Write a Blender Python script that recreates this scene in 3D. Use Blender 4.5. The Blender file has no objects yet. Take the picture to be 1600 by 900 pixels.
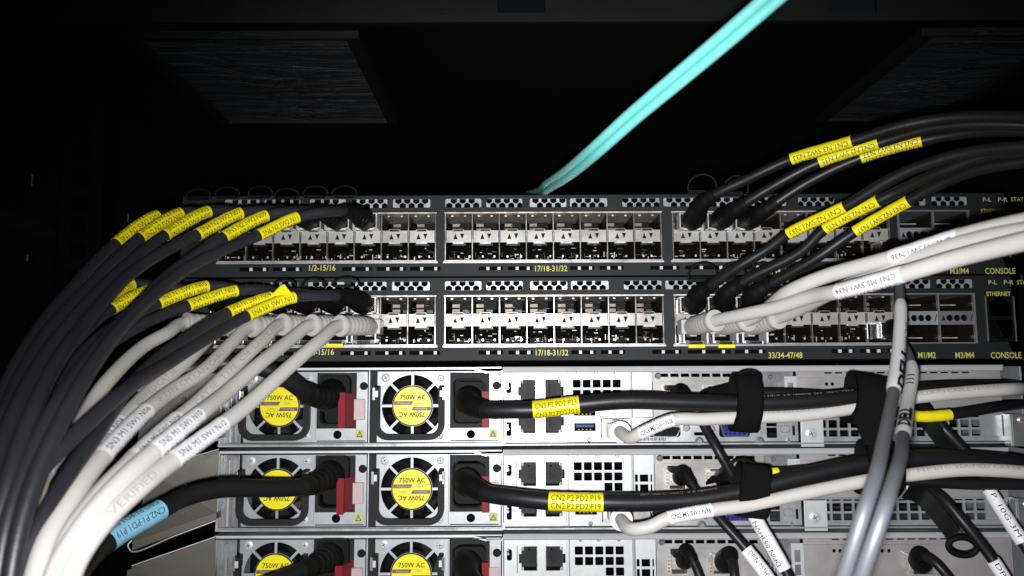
import bpy, bmesh, math, random
from mathutils import Vector, Matrix
from mathutils.geometry import tessellate_polygon
random.seed(7)
S = 0.001                                   # all sizes below are millimetres
scene = bpy.context.scene
col = scene.collection
pi = math.pi

# ------------------------------------------------------------------ camera
F, D = 1244.0, 420.0
CAM = Vector((0, -D, 0))
ROT = Matrix.Rotation(pi/2 + math.radians(6.0), 3, 'X') @ Matrix.Rotation(math.radians(-0.25), 3, 'Z')
cd = bpy.data.cameras.new('camera'); cam = bpy.data.objects.new('camera', cd); col.objects.link(cam)
cam.matrix_world = Matrix.Translation(CAM*S) @ ROT.to_4x4()
cd.sensor_width = 36; cd.lens = F*36/1600; cd.clip_start = 0.004; cd.clip_end = 50
cd.dof.use_dof = True; cd.dof.focus_distance = 0.425; cd.dof.aperture_fstop = 17
scene.camera = cam

# ------------------------------------------------------------------ light: one phone lamp just below the lens
w = bpy.data.worlds.new("World"); scene.world = w; w.use_nodes = True
w.node_tree.nodes['Background'].inputs[0].default_value = (0.75, 0.85, 1, 1)
w.node_tree.nodes['Background'].inputs[1].default_value = 0.006
ld = bpy.data.lights.new('phone_lamp', 'SPOT'); lo = bpy.data.objects.new('phone_lamp', ld); col.objects.link(lo)
ld.energy = 10.8; ld.shadow_soft_size = 0.0035; ld.spot_size = math.radians(98); ld.spot_blend = 1.0
ld.color = (0.985, 0.985, 1.0)
LP = Vector((-7, -424, -11)); TG = Vector((42, 10, -74))
lo.location = LP*S
lo.rotation_euler = (TG-LP).to_track_quat('-Z', 'Y').to_euler()
vs = scene.view_settings
vs.view_transform = 'Standard'; vs.look = 'None'; vs.exposure = 0; vs.gamma = 1
scene.cycles.use_denoising = True
scene.cycles.max_bounces = 6
scene.cycles.sample_clamp_indirect = 4

def at(x, y, Y=0.0):
    d = ROT @ Vector(((x-800)/F, (450-y)/F, -1.0))
    return CAM + d*((Y+D)/d.y)
def pj(p):
    q = ROT.transposed() @ (p-CAM)
    return 800+F*q.x/-q.z, 450-F*q.y/-q.z

# ------------------------------------------------------------------ materials
MATS = {}
def mat(name, c, metal=0.0, rough=0.5, bump=0.0, bs=400, var=0.0, vs_=60, coat=0.0, emit=None, c2=None, stretch=None, rv=0.0, spec=0.5):
    m = bpy.data.materials.new(name); m.use_nodes = True
    n = m.node_tree.nodes; l = m.node_tree.links; b = n['Principled BSDF']
    b.inputs['Base Color'].default_value = (*c, 1); b.inputs['Metallic'].default_value = metal
    b.inputs['Specular IOR Level'].default_value = spec
    b.inputs['Roughness'].default_value = rough; b.inputs['Coat Weight'].default_value = coat
    tc = n.new('ShaderNodeTexCoord'); mp = n.new('ShaderNodeMapping'); l.new(tc.outputs['Object'], mp.inputs[0])
    if stretch: mp.inputs['Scale'].default_value = stretch
    if var or rv:
        nz = n.new('ShaderNodeTexNoise'); nz.inputs['Scale'].default_value = vs_; nz.inputs['Detail'].default_value = 6
        nz.inputs['Roughness'].default_value = .65
        l.new(mp.outputs[0], nz.inputs['Vector'])
        if var:
            mx = n.new('ShaderNodeMix'); mx.data_type = 'RGBA'
            k = c2 or tuple(max(0, v*(1-var)) for v in c)
            mx.inputs['A'].default_value = (*k, 1); mx.inputs['B'].default_value = (*tuple(min(1, v*(1+var*.5)) for v in c), 1)
            l.new(nz.outputs['Fac'], mx.inputs['Factor']); l.new(mx.outputs['Result'], b.inputs['Base Color'])
        if rv:
            mr = n.new('ShaderNodeMapRange'); mr.inputs[1].default_value = .3; mr.inputs[2].default_value = .7
            mr.inputs[3].default_value = max(.03, rough-rv); mr.inputs[4].default_value = min(1, rough+rv)
            l.new(nz.outputs['Fac'], mr.inputs[0]); l.new(mr.outputs[0], b.inputs['Roughness'])
    if bump:
        nb = n.new('ShaderNodeTexNoise'); nb.inputs['Scale'].default_value = bs; nb.inputs['Detail'].default_value = 3
        l.new(mp.outputs[0], nb.inputs['Vector'])
        bp = n.new('ShaderNodeBump'); bp.inputs['Strength'].default_value = bump; bp.inputs['Distance'].default_value = 0.0004
        l.new(nb.outputs['Fac'], bp.inputs['Height']); l.new(bp.outputs[0], b.inputs['Normal'])
    if emit:
        b.inputs['Emission Color'].default_value = (*emit, 1); b.inputs['Emission Strength'].default_value = 1
    MATS[name] = m
mat('powder_black', (.0135, .0142, .0148), 0, .58, .35, 1800, .2, spec=.25)
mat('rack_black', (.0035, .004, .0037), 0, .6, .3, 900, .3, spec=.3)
mat('rack_bar', (.012, .013, .012), 0, .5, .3, 900, .2)
mat('jack_black', (.006, .006, .006), 0, .55, .1, 600, .2, spec=.3)
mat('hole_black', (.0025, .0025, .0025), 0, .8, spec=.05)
mat('zinc', (.48, .49, .51), .5, .36, .14, 300, .26, 45, rv=.15)
mat('zinc_pale', (.58, .585, .60), .25, .43, .12, 300, .14, 30, rv=.10)
mat('zinc_dark', (.30, .30, .31), .6, .42, .12, 300, .3, 60, rv=.1)
mat('chrome', (.68, .68, .68), .85, .22, .05, 300, .12, 90, rv=.1)
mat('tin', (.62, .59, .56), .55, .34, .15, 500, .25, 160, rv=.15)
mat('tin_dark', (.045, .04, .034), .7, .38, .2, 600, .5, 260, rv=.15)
mat('plastic_black', (.0042, .0044, .0045), 0, .58, .15, 900, .2, spec=.13)
mat('plastic_grey', (.013, .013, .0135), 0, .6, .2, 900, .1, spec=.2)
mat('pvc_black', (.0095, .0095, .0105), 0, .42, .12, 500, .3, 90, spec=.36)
mat('pvc_black_lit', (.021, .021, .027), 0, .42, .14, 500, .35, 60, spec=.65)  # black jacket of the left cables, flash light mixed into the colour
mat('pvc_beige', (.56, .53, .50), 0, .42, .18, 160, .12, 45)
mat('boot_clear', (.45, .435, .415), 0, .38, .05, 300, .10, 60)
mat('label_yellow', (.82, .71, .010), 0, .38, .22, 220, .08, 40)
mat('label_white', (.80, .79, .80), 0, .42, .08, 250, .04, 40)
mat('label_blue', (.21, .47, .63), 0, .40, .08, 250, .06, 40)
mat('ink', (.012, .011, .013), 0, .7, spec=.08)
mat('ink_grey', (.30, .28, .27), 0, .6)
mat('ink_brown', (.13, .085, .06), 0, .5)
mat('teal', (.20, .67, .63), 0, .40, .10, 300, .08, 40)
mat('red_plastic', (.20, .010, .017), 0, .45, .1, 400, .15, 80, spec=.15)
mat('pink_clear', (.46, .37, .36), .1, .35, .05, 300, .1, 90)
mat('usb_blue', (.010, .05, .22), 0, .4, spec=.2)
mat('vga_blue', (.018, .026, .19), 0, .5, spec=.2)
mat('print_yellow', (.52, .50, .09), 0, .5)
mat('print_pale', (.42, .42, .33), 0, .5)
mat('led_clear', (.55, .55, .56), 0, .3)
mat('pvc_black_glare', (.10, .10, .118), 0, .50, .10, 300, .25, 60, spec=1.0)  # black jacket with the lavender flash glare put into its colour
mat('psu_zinc', (.41, .42, .44), .4, .40, .10, 300, .16, 30, rv=.10)
mat('latch_tin', (.46, .435, .42), .35, .36, .14, 300, .22, 60, rv=.12)
mat('brown_glint', (.20, .165, .12), .4, .45, .1, 400, .5, 200)  # brownish glint colour, used inside the ports
mat('velcro', (.0055, .006, .0055), 0, .95, .9, 2600, .35, 900, spec=.1)
mat('brush', (.013, .0135, .015), 0, .55, .6, 600, .6, 120, stretch=(.06, 3, 1))
mat('bracket_grey', (.050, .049, .045), .3, .5, .1, 200, .35, 14, c2=(.055, .052, .022), rv=.1)  # second tone paints the yellowish reflection on the plate
mat('bracket_brown', (.05, .034, .026), .3, .4, .1, 200, .25, 30)
mat('card_beige', (.44, .425, .42), .35, .38, .14, 200, .25, 35, rv=.14)
mat('warn', (.42, .44, .10), 0, .5)
mat('gold', (.34, .24, .12), .6, .45)
mat('spoke', (.55, .54, .54), .3, .45, .05, 200, .1)

# ------------------------------------------------------------------ mesh building
ORG = {}
TXT = {}
def text_geo(s, bold=0.0):
    if (s, bold) not in TXT:
        c = bpy.data.curves.new('t', 'FONT'); c.body = s; c.size = 1; c.resolution_u = 2; c.offset = bold
        o = bpy.data.objects.new('t', c); m = bpy.data.meshes.new_from_object(o)
        v = [(p.co.x, p.co.y) for p in m.vertices]; f = [tuple(p.vertices) for p in m.polygons]
        bpy.data.meshes.remove(m); bpy.data.objects.remove(o); bpy.data.curves.remove(c)
        x0 = min(p[0] for p in v); x1 = max(p[0] for p in v); y0 = min(p[1] for p in v)
        TXT[(s, bold)] = ([(p[0]-x0, p[1]) for p in v], f, x1-x0)
    return TXT[(s, bold)]

class MB:
    def __init__(s): s.v = []; s.f = []; s.m = []; s.sm = []; s.slots = []
    def slot(s, m):
        if m not in s.slots: s.slots.append(m)
        return s.slots.index(m)
    def add(s, vs_, fs, m, smooth=False):
        b = len(s.v); k = s.slot(m); s.v += [Vector(p) for p in vs_]
        for f in fs: s.f.append(tuple(i+b for i in f)); s.m.append(k); s.sm.append(smooth)
        return s
    def box(s, x0, x1, y0, y1, z0, z1, m):
        v = [(x, y, z) for x in (x0, x1) for y in (y0, y1) for z in (z0, z1)]
        return s.add(v, [(0, 1, 3, 2), (4, 6, 7, 5), (0, 4, 5, 1), (2, 3, 7, 6), (0, 2, 6, 4), (1, 5, 7, 3)], m)
    def hexa(s, front, back, m):            # two loops of points joined into a solid
        n = len(front)
        return s.add(list(front)+list(back), [tuple(range(n)), tuple(reversed(range(n, 2*n)))] + [(i, (i+1) % n, n+(i+1) % n, n+i) for i in range(n)], m)
    def plate(s, loops, y0, y1, m, mside=None):   # loops of (x,z): outline + holes, slab between y0 (front) and y1
        pts = [p for L in loops for p in L]
        tri = tessellate_polygon([[Vector((p[0], p[1], 0)) for p in L] for L in loops])
        n = len(pts)
        s.add([(p[0], y0, p[1]) for p in pts], tri, m)
        s.add([(p[0], y1, p[1]) for p in pts], tri, m)
        k = 0
        for L in loops:
            c = len(L)
            s.add([(p[0], y0, p[1]) for p in L]+[(p[0], y1, p[1]) for p in L], [(i, (i+1) % c, c+(i+1) % c, c+i) for i in range(c)], mside or m)
        return s
    def cyl(s, c, ax, r, h, m, n=24, r2=None):   # axis vector, starts at c
        c = Vector(c); ax = Vector(ax).normalized(); a = ax.orthogonal().normalized(); b = ax.cross(a); r2 = r if r2 is None else r2
        v = []
        for (rr, hh) in ((r, 0), (r2, h)):
            v += [c+ax*hh+(a*math.cos(2*pi*i/n)+b*math.sin(2*pi*i/n))*rr for i in range(n)]
        s.add(v, [(i, (i+1) % n, n+(i+1) % n, n+i) for i in range(n)], m, True)
        s.add(v, [tuple(range(n)), tuple(reversed(range(n, 2*n)))], m)
        return s
    def tube(s, P, r, m, n=14, caps=True, flat=1.0):
        T, N, U = frames(P)
        v = []
        for i, p in enumerate(P):
            rr = r[i] if isinstance(r, (list, tuple)) else r
            v += [p+(N[i]*math.cos(2*pi*j/n)*flat+U[i]*math.sin(2*pi*j/n))*rr for j in range(n)]
        f = []
        for i in range(len(P)-1):
            for j in range(n):
                f.append((i*n+j, i*n+(j+1) % n, (i+1)*n+(j+1) % n, (i+1)*n+j))
        s.add(v, f, m, True)
        if caps: s.add(v[:n], [tuple(range(n))], m); s.add(v[-n:], [tuple(range(n))], m)
        return s
    def ribbon(s, P, wv, width, thick, m):   # flat strap: wv = width directions per point
        T, N, U = frames(P); v = []
        for i, p in enumerate(P):
            a = wv[i].normalized(); b = T[i].cross(a).normalized()
            v += [p+a*width/2+b*thick/2, p-a*width/2+b*thick/2, p-a*width/2-b*thick/2, p+a*width/2-b*thick/2]
        f = [(i*4+j, i*4+(j+1) % 4, i*4+4+(j+1) % 4, i*4+4+j) for i in range(len(P)-1) for j in range(4)]
        f += [(0, 1, 2, 3), tuple(len(P)*4-4+k for k in range(4))]
        return s.add(v, f, m)
    def text(s, t, x, z, y, h, m, wid=None, align='c', rot=0.0, bold=0.0):   # on a face looking to -Y; h = cap height
        v, f, wd = text_geo(t, bold); k = h/.69; kx = k if wid is None else wid/wd
        ox = {'c': -wd*kx/2, 'l': 0, 'r': -wd*kx}[align]; ca, sa = math.cos(rot), math.sin(rot)
        out = []
        for p in v:
            a, b = ox+p[0]*kx, p[1]*k-h/2
            out.append((x+a*ca-b*sa, y, z+a*sa+b*ca))
        return s.add(out, f, m)
    def build(s, name, parent=None, loc=None, bev=0.0, org=None):
        o_ = Vector(loc) if loc is not None else (ORG[parent.name] if parent else Vector((0, 0, 0)))
        me = bpy.data.meshes.new(name)
        me.from_pydata([(p-o_)*S for p in s.v], [], s.f)
        for m in s.slots: me.materials.append(MATS[m])
        me.polygons.foreach_set('material_index', s.m); me.polygons.foreach_set('use_smooth', s.sm)
        me.update()
        o = bpy.data.objects.new(name, me); col.objects.link(o)
        ORG[o.name] = o_
        if parent: o.parent = parent
        else: o.location = o_*S
        if bev:
            b = o.modifiers.new('edge', 'BEVEL'); b.width = bev*S; b.segments = 2; b.limit_method = 'ANGLE'; b.angle_limit = math.radians(50)
        return o
def thing(name, label, cat, loc=(0, 0, 0), group=None):
    o = bpy.data.objects.new(name, None); col.objects.link(o); o.location = Vector(loc)*S; o.empty_display_size = .01
    ORG[o.name] = Vector(loc); return tag(o, label, cat, group)
def tag(o, label, cat, group=None):
    o['label'] = label; o['category'] = cat
    if group: o['group'] = group
    return o
def copy_tree(o, parent=None):
    c = o.copy(); col.objects.link(c)
    if parent: c.parent = parent
    for ch in [x for x in list(col.objects) if x.parent == o]: copy_tree(ch, c)
    return c
def frames(P):
    T, N, U = [], [], []
    for i, p in enumerate(P):
        t = (P[min(i+1, len(P)-1)]-P[max(i-1, 0)])
        t = t.normalized() if t.length > 1e-9 else (T[-1] if T else Vector((1, 0, 0)))
        v = (CAM-p).normalized()
        nn = v-t*v.dot(t)
        if nn.length < .12: nn = (N[-1]-t*N[-1].dot(t)) if N else Vector((0, 0, 1))-t*t.z
        nn.normalize(); T.append(t); N.append(nn); U.append(nn.cross(t))
    return T, N, U
def spline(pts, k=10):
    P = [Vector(p) for p in pts]; P = [P[0]*2-P[1]]+P+[P[-1]*2-P[-2]]; out = []
    for i in range(1, len(P)-2):
        p0, p1, p2, p3 = P[i-1:i+3]
        t0 = 0; t1 = t0+max((p1-p0).length, .01)**.5; t2 = t1+max((p2-p1).length, .01)**.5; t3 = t2+max((p3-p2).length, .01)**.5
        for j in range(k):
            t = t1+(t2-t1)*j/k
            a1 = p0*((t1-t)/(t1-t0))+p1*((t-t0)/(t1-t0)); a2 = p1*((t2-t)/(t2-t1))+p2*((t-t1)/(t2-t1)); a3 = p2*((t3-t)/(t3-t2))+p3*((t-t2)/(t3-t2))
            b1 = a1*((t2-t)/(t2-t0))+a2*((t-t0)/(t2-t0)); b2 = a2*((t3-t)/(t3-t1))+a3*((t-t1)/(t3-t1))
            out.append(b1*((t2-t)/(t2-t1))+b2*((t-t1)/(t2-t1)))
    out.append(P[-2]); return out
class Path:
    def __init__(s, P):
        s.P = P; s.L = [0]
        for a, b in zip(P, P[1:]): s.L.append(s.L[-1]+(b-a).length)
        s.px = [pj(p) for p in P]
    def pos(s, d):
        d = max(0, min(s.L[-1]-1e-6, d)); i = 0; lo_, hi = 0, len(s.L)-1
        while hi-lo_ > 1:
            i = (lo_+hi)//2
            if s.L[i] <= d: lo_ = i
            else: hi = i
        k = (d-s.L[lo_])/max(1e-9, s.L[hi]-s.L[lo_]); return s.P[lo_].lerp(s.P[hi], k)
    def near(s, x, y):
        best = None
        for i in range(len(s.P)-1):
            ax, ay = s.px[i]; bx, by = s.px[i+1]; dx, dy = bx-ax, by-ay
            k = max(0, min(1, ((x-ax)*dx+(y-ay)*dy)/max(1e-9, dx*dx+dy*dy)))
            e = (ax+dx*k-x)**2+(ay+dy*k-y)**2
            if best is None or e < best[0]: best = (e, s.L[i]+(s.L[i+1]-s.L[i])*k)
        return best[1]
    def sub(s, a, b, n=20): return [s.pos(a+(b-a)*i/n) for i in range(n+1)]
FINE = {}
def fine_text(t, bold):
    if (t, bold) not in FINE:
        v, f, wd = text_geo(t, bold); bm = bmesh.new()
        vv = [bm.verts.new((p[0], p[1], 0)) for p in v]
        for q in f:
            try: bm.faces.new([vv[i] for i in q])
            except ValueError: pass
        for _ in range(3):
            bmesh.ops.triangulate(bm, faces=bm.faces[:])
            es = [e for e in bm.edges if e.calc_length() > .2]
            if not es: break
            bmesh.ops.subdivide_edges(bm, edges=es, cuts=1)
        bmesh.ops.triangulate(bm, faces=bm.faces[:]); bm.verts.index_update()
        FINE[(t, bold)] = ([(p.co.x, p.co.y) for p in bm.verts], [tuple(p.index for p in q.verts) for q in bm.faces], wd); bm.free()
    return FINE[(t, bold)]
def wrap_text(mb, path, s0, s1, r, t, h, m, ang=0.0, fill=.9, wid=None, bold=0.0):
    """text lies on the cable's round surface, reading from s0 to s1"""
    v, f, wd = fine_text(t, bold); L = abs(s1-s0); sg = 1 if s1 > s0 else -1
    W = wid or L*fill; kx = W/wd; k = h/.69; off = (L-W)/2
    n = 40; P = path.sub(s0, s1, n); T, N, U = frames(P)
    out = []
    for p in v:
        q = (off+p[0]*kx)/L*n; i = max(0, min(n-1, int(q))); e = q-i
        c = P[i].lerp(P[i+1], e); nn = N[i].lerp(N[i+1], e).normalized(); uu = U[i].lerp(U[i+1], e).normalized()
        a = ang+(p[1]*k-h/2)/r
        out.append(c+(nn*math.cos(a)+uu*math.sin(a))*r)
    mb.add(out, f, m)
def sleeve(parent, path, pa, pb, r, m, lines, h=2.4, flip=False, name='label_sleeve', ink='ink', label=None, bold=0.0, fill=.9):
    a, b = path.near(*pa), path.near(*pb)
    mb = MB(); P = path.sub(a, b, 22)
    rr = [r+.045*math.sin(i*.9+a) for i in range(len(P))]
    mb.tube(P, rr, m, 26, caps=False)
    s0, s1 = (a, b) if path.pos(a) is not None and pa[0] <= pb[0] else (b, a)
    if flip: s0, s1 = s1, s0
    for (t, ang) in lines:
        if t: wrap_text(mb, path, s0, s1, r+.09, t, h, ink, ang, fill, bold=bold)
    o = mb.build(name, parent)
    if label: o['label'] = label
    return o
def rrect(x0, x1, z0, z1, r, n=5):
    out = []
    for cx, cz, a in ((x1-r, z1-r, 0), (x0+r, z1-r, pi/2), (x0+r, z0+r, pi), (x1-r, z0+r, 1.5*pi)):
        out += [(cx+r*math.cos(a+pi/2*i/n), cz+r*math.sin(a+pi/2*i/n)) for i in range(n+1)]
    return out
def circ(cx, cz, r, n=24, a0=0): return [(cx+r*math.cos(a0+2*pi*i/n), cz+r*math.sin(a0+2*pi*i/n)) for i in range(n)]
def rect(x0, x1, z0, z1): return [(x0, z0), (x1, z0), (x1, z1), (x0, z1)]

# ------------------------------------------------------------------ the cabinet round the devices
rk = thing('rack_cabinet', 'black equipment cabinet with brush strips in its roof, round all the devices', 'rack cabinet', (47, 200, -140))
mb = MB()
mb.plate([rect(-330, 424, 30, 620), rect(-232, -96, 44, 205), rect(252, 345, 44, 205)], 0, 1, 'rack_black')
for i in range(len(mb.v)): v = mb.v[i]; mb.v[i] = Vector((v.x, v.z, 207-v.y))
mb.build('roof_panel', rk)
def brush(x0, x1, y0, y1, seed, ragged=0):
    R = random.Random(seed); mb = MB()
    mb.plate([rect(x0-4, x1+4, y0-2, y1+5), rect(x0+4, x1-4, y0, y1+1)], 0, 5, 'rack_bar')
    for i in range(len(mb.v)): v = mb.v[i]; mb.v[i] = Vector((v.x, v.z, 205.5-v.y))
    br = mb.build('brush_strip', rk, bev=.3)
    mb = MB(); n = 520
    for i in range(n):
        side = R.random() < .5; y = R.uniform(y0, y1); z = 203.5+R.uniform(-1.2, 1.2); L = (x1-x0)*R.uniform(.30, .66)
        xa = x0+4 if side else x1-4; sg = 1 if side else -1
        bend = R.gauss(0, 6)+4*math.sin(y*.07+side); sag = R.uniform(0, 2.5)
        P = [Vector((xa+sg*L*k, y+bend*k*k, z-sag*k*k)) for k in (0, .33, .66, 1)]
        mb.ribbon(P, [Vector((0, 1, R.uniform(-.4, .4)))]*4, R.uniform(.25, .55), .15, 'brush')
    mb.build('bristles', br)
brush(-232, -96, 44, 205, 3); brush(252, 345, 44, 205, 5)
mb = MB(); zbar = at(800, 34, 20).z; T = [rect(-330, 424, zbar, 262)]
for cx in (814, 1330):
    p = at(cx, 8, 22); q = at(cx, 22, 22)
    T.append(rrect(p.x-14, p.x+14, q.z, q.z+12, 1.2))
mb.plate(T, 20, 23, 'rack_bar')
mb.build('front_bar', rk, bev=.4)
mb = MB()
for T in ():
    pass
for xa, xb, sgn in ((-244, -270, -1), (356, 382, 1)):
    lo_, hi_ = min(xa, xb), max(xa, xb)
    hs = []
    for u in range(-6, 5):
        for dz in (6.35, 22.2, 38.1):
            z = u*44.45+dz+5.5
            if -250 < z < 188: hs.append(rect((xa+xb)/2-4.7, (xa+xb)/2+4.7, z-4.7, z+4.7))
    m2 = MB(); m2.plate([rect(lo_, hi_, -260, 190)]+hs, 46, 48.5, 'hole_black')  # rails coloured near black, the unlit cabinet side put into the colour
    m2.box(xb-1, xb+1, 46, 110, -260, 190, 'hole_black')
    m2.build('mounting_rail', rk, bev=.3)
for X, sg in ((-304, 1), (400, -1)):
    m2 = MB(); m2.box(X-1, X+1, -60, 560, -270, 206, 'rack_black')
    m2.box(X-1+sg*4, X+1+sg*4, -40, 540, 88, 96, 'rack_bar'); sw_ = m2.build('side_wall', rk)
    for k in range(18):
        m2 = MB(); y = 30+(k//2)*42
        for z, hh in (((118, 9), (70, 5))[k % 2],):
            m2.box(X+sg*1.2, X+sg*1.9, y, y+.9, z, z+hh*.8, 'zinc_dark'); m2.box(X+sg*1.1, X+sg*1.6, y+1.6, y+9, z, z+hh, 'hole_black')
        m2.build('slot_edge', sw_)
mb = MB(); mb.box(-300, 396, 560, 562, -270, 206, 'rack_black')
mb.build('rear_panel', rk)
# ------------------------------------------------------------------ network switches
def X0(px): return at(px, 500, 0).x
Z_LOW = 6.0
def Z0(py, px=860): return at(px, py, 0).z-Z_LOW
SWL = dict(x0=-176.5, x1=264.5)
def hexplate(mb, x0, x1, zc, h, ph):
    hs = []
    for row, sgn in ((0, 1), (1, -1)):
        x = x0-4+ph+row*2.4
        while x < x1+4:
            L = [(cx, cz) for cx, cz in circ(x, zc+sgn*1.5, 1.95, 6, pi/6)]
            L = [(min(max(a, x0+.02+.01*i), x1-.02-.01*i), min(max(b, zc-h/2+.03+.01*i), zc+h/2-.03-.01*i)) for i, (a, b) in enumerate(L)]
            if x0+1.0 < x < x1-1.0: hs.append(L)
            x += 4.8
    mb.plate([rect(x0-.3, x1+.3, zc-h/2-.3, zc+h/2+.3)]+hs, .35, .9, 'zinc')
def make_switch():
    zr = Z_LOW
    t = thing('network_switch', '', 'network switch', (44, 0, zr))
    sl = [(345, 400), (408, 465), (480, 537), (546, 603), (612, 671), (695, 752), (760, 817), (829, 887), (893, 952), (976, 1035), (1041, 1098), (1113, 1170),
          (1178, 1236), (1255, 1312), (1340, 1398), (1415, 1457), (1467, 1523)]
    zt = zr+Z0(446)
    def ZZ(py, px=860): return zr+Z0(py, px)
    grp = [(338.5, 680), (695.5, 1036), (1054.5, 1396)]
    loops = [rect(SWL['x0'], SWL['x1'], zr, zr+43.6)]
    for a, b in sl: loops.append(rrect(X0(a), X0(b), zt-2.35, zt+2.35, .8, 3))
    za, zb = ZZ(537.5), ZZ(463)
    for a, b in grp: loops.append(rect(X0(a)-.3, X0(b)+.3, za-.2, zb+.2))
    loops.append(rect(X0(1411), X0(1524), za-.2, zb+.2)); loops.append(rrect(X0(1542), X0(1585), za, zb-.6, .5, 2))
    zl = ZZ(550.5)
    leds = [(533, 580), (587, 634), (640, 688), (424, 470), (372, 418), (748, 786), (794, 832), (892, 930), (938, 976), (1018, 1064), (1073, 1140), (1147, 1195),
            (1297, 1333), (1341, 1377), (1384, 1405)]
    for a, b in leds: loops.append(rect(X0(a), X0(b), zl-1.05, zl+1.05))
    mb = MB(); mb.plate(loops, 0, 1.6, 'powder_black')
    mb.box(SWL['x0'], SWL['x1'], 1.6, 2.2, zr, zr+.6, 'powder_black')
    for (a, b, c, d, e, f) in ((SWL['x0'], SWL['x1'], 1.6, 420, zr+42.6, zr+43.6), (SWL['x0'], SWL['x1'], 2.2, 420, zr, zr+1),
                               (SWL['x0'], SWL['x0']+1, 1.6, 420, zr+1, zr+42.6), (SWL['x1']-1, SWL['x1'], 1.6, 420, zr+1, zr+42.6)):
        mb.box(a, b, c, d, e, f, 'powder_black')
    mb.box(SWL['x0']+1, SWL['x1']-1, 50, 52, zr+1, zr+42.6, 'hole_black')
    # lettering on the face
    def lab(s, px, py, h=3.1, wpx=None, m='print_yellow', b=.012):
        mb.text(s, X0(px), ZZ(py, px), -.06, h, m, wid=None if wpx is None else wpx*.342, bold=b)
    lab('1/2-15/16', 502, 550, 3.0, 41); lab('17/18-31/32', 862, 551, 3.0, 50); lab('33/34-47/48', 1225, 555, 3.0, 52)
    lab('M1/M2', 1445, 555, 3.0, 27); lab('M3/M4', 1504, 555, 3.0, 29); lab('CONSOLE', 1568, 555, 3.1, 47)
    lab('ETHERNET', 1563, 459, 2.2, 37); lab('P-L', 1555, 441, 2.2, 13, 'print_pale'); lab('P-R', 1580, 441, 2.2, 15, 'print_pale'); lab('STAT', 1603, 441, 2.2, 20)
    mb.build('front_panel', t)
    mb = MB()
    for i, (a, b) in enumerate(sl): hexplate(mb, X0(a), X0(b), zt, 4.7, (i*1.7) % 4.8)
    mb.build('vent_mesh', t)
    for a, b in leds:
        m2 = MB(); xa, xb = X0(a), X0(b)
        m2.box(xa-.2, xb+.2, 1.2, 2.0, zl-1.2, zl+1.2, 'hole_black')
        for k in (.38, .84): xx = xa+(xb-xa)*k; m2.box(xx-.75, xx+.75, .25, 1.3, zl-.85, zl+.85, 'led_clear')
        m2.build('indicator_strip', t)
    zm0, zm1 = ZZ(509), ZZ(490)
    R = random.Random(4)
    for gi, (a, b) in enumerate(grp):
        xa, xb = X0(a), X0(b); p = (xb-xa)/8
        m2 = MB()
        m2.box(xa-.6, xb+.6, -.8, 30, zb, zb+.7, 'tin'); m2.box(xa-.6, xb+.6, -1.0, 30, za-.5, za, 'tin'); m2.box(xa-1.2, xb+1.2, -.5, .0, za-1.5, za-.6, 'zinc')
        for k in range(9):
            xx = xa+p*k
            m2.box(xx-.22, xx+.22, -.9, 1.5, za, zb, 'chrome'); m2.box(xx-.2, xx+.2, 1.5, 34, za, zb, 'tin_dark')  # bright edge, then darker metal: shade inside the port painted in
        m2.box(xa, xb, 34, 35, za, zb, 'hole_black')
        for k in range(8):
            xx = xa+p*k
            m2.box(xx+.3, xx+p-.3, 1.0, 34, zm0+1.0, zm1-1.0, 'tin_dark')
            # contact block and contacts; the random slips stand in for glints in each port
            m2.box(xx+2, xx+p-2, 24, 30, za+.2, za+4.2, 'plastic_black'); m2.box(xx+2, xx+p-2, 24, 30, zb-5.0, zb-.6, 'plastic_black')
            for (u, zz) in ((.16+.3*R.random(), za+1.9), (.60+.3*R.random(), za+1.9)):
                m2.box(xx+p*u, xx+p*u+.9, 3, 4, zz, zz+1.1, 'tin')
            for _ in range(7):
                u = R.uniform(.1, .75); zz = za+R.uniform(1.2, 7.6); m2.box(xx+p*u, xx+p*u+R.uniform(.6, 3), 8, 8.5, zz, zz+R.uniform(.15, .5), R.choice(['tin_dark', 'tin_dark', 'card_beige']))
            for _ in range(4):
                u = R.uniform(.05, .92); zz = za+R.uniform(.4, 3.0); m2.box(xx+p*u, xx+p*u+R.uniform(.15, .4), 6, 6.5, zz, zz+R.uniform(.8, 3), R.choice(['tin_dark', 'tin']))
            for _ in range(5):
                u = R.uniform(.08, .8); zz = zb-R.uniform(1, 8); m2.box(xx+p*u, xx+p*u+R.uniform(.5, 2.6), 7, 7.5, zz, zz+R.uniform(.12, .4), 'tin_dark')
            m2.box(xx+3.5, xx+p-3.5, .4, 3.5, zm0-1.6, zm0-.4, 'tin_dark')
            u = R.uniform(.05, .3)
            m2.box(xx+p*u, xx+p*(u+.28), 14, 15, zb-4.6, zb-2.9, 'brown_glint'); m2.box(xx+p*u, xx+p*(u+.28), 14, 15, zb-7.6, zb-5.6, 'brown_glint')  # brownish glints set in as small blocks
            m2.box(xx+p*(u+.38), xx+p*(u+.62), 15, 16, zb-7.6, zb-5.8, 'tin_dark')
            m2.box(xx+p*.2, xx+p*.28, 1.8, 2.4, zb-1.3, zb-.6, 'tin'); m2.box(xx+p*.68, xx+p*.76, 1.8, 2.4, zb-1.3, zb-.6, 'tin')
        pb = m2.build('port_block', t)
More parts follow.
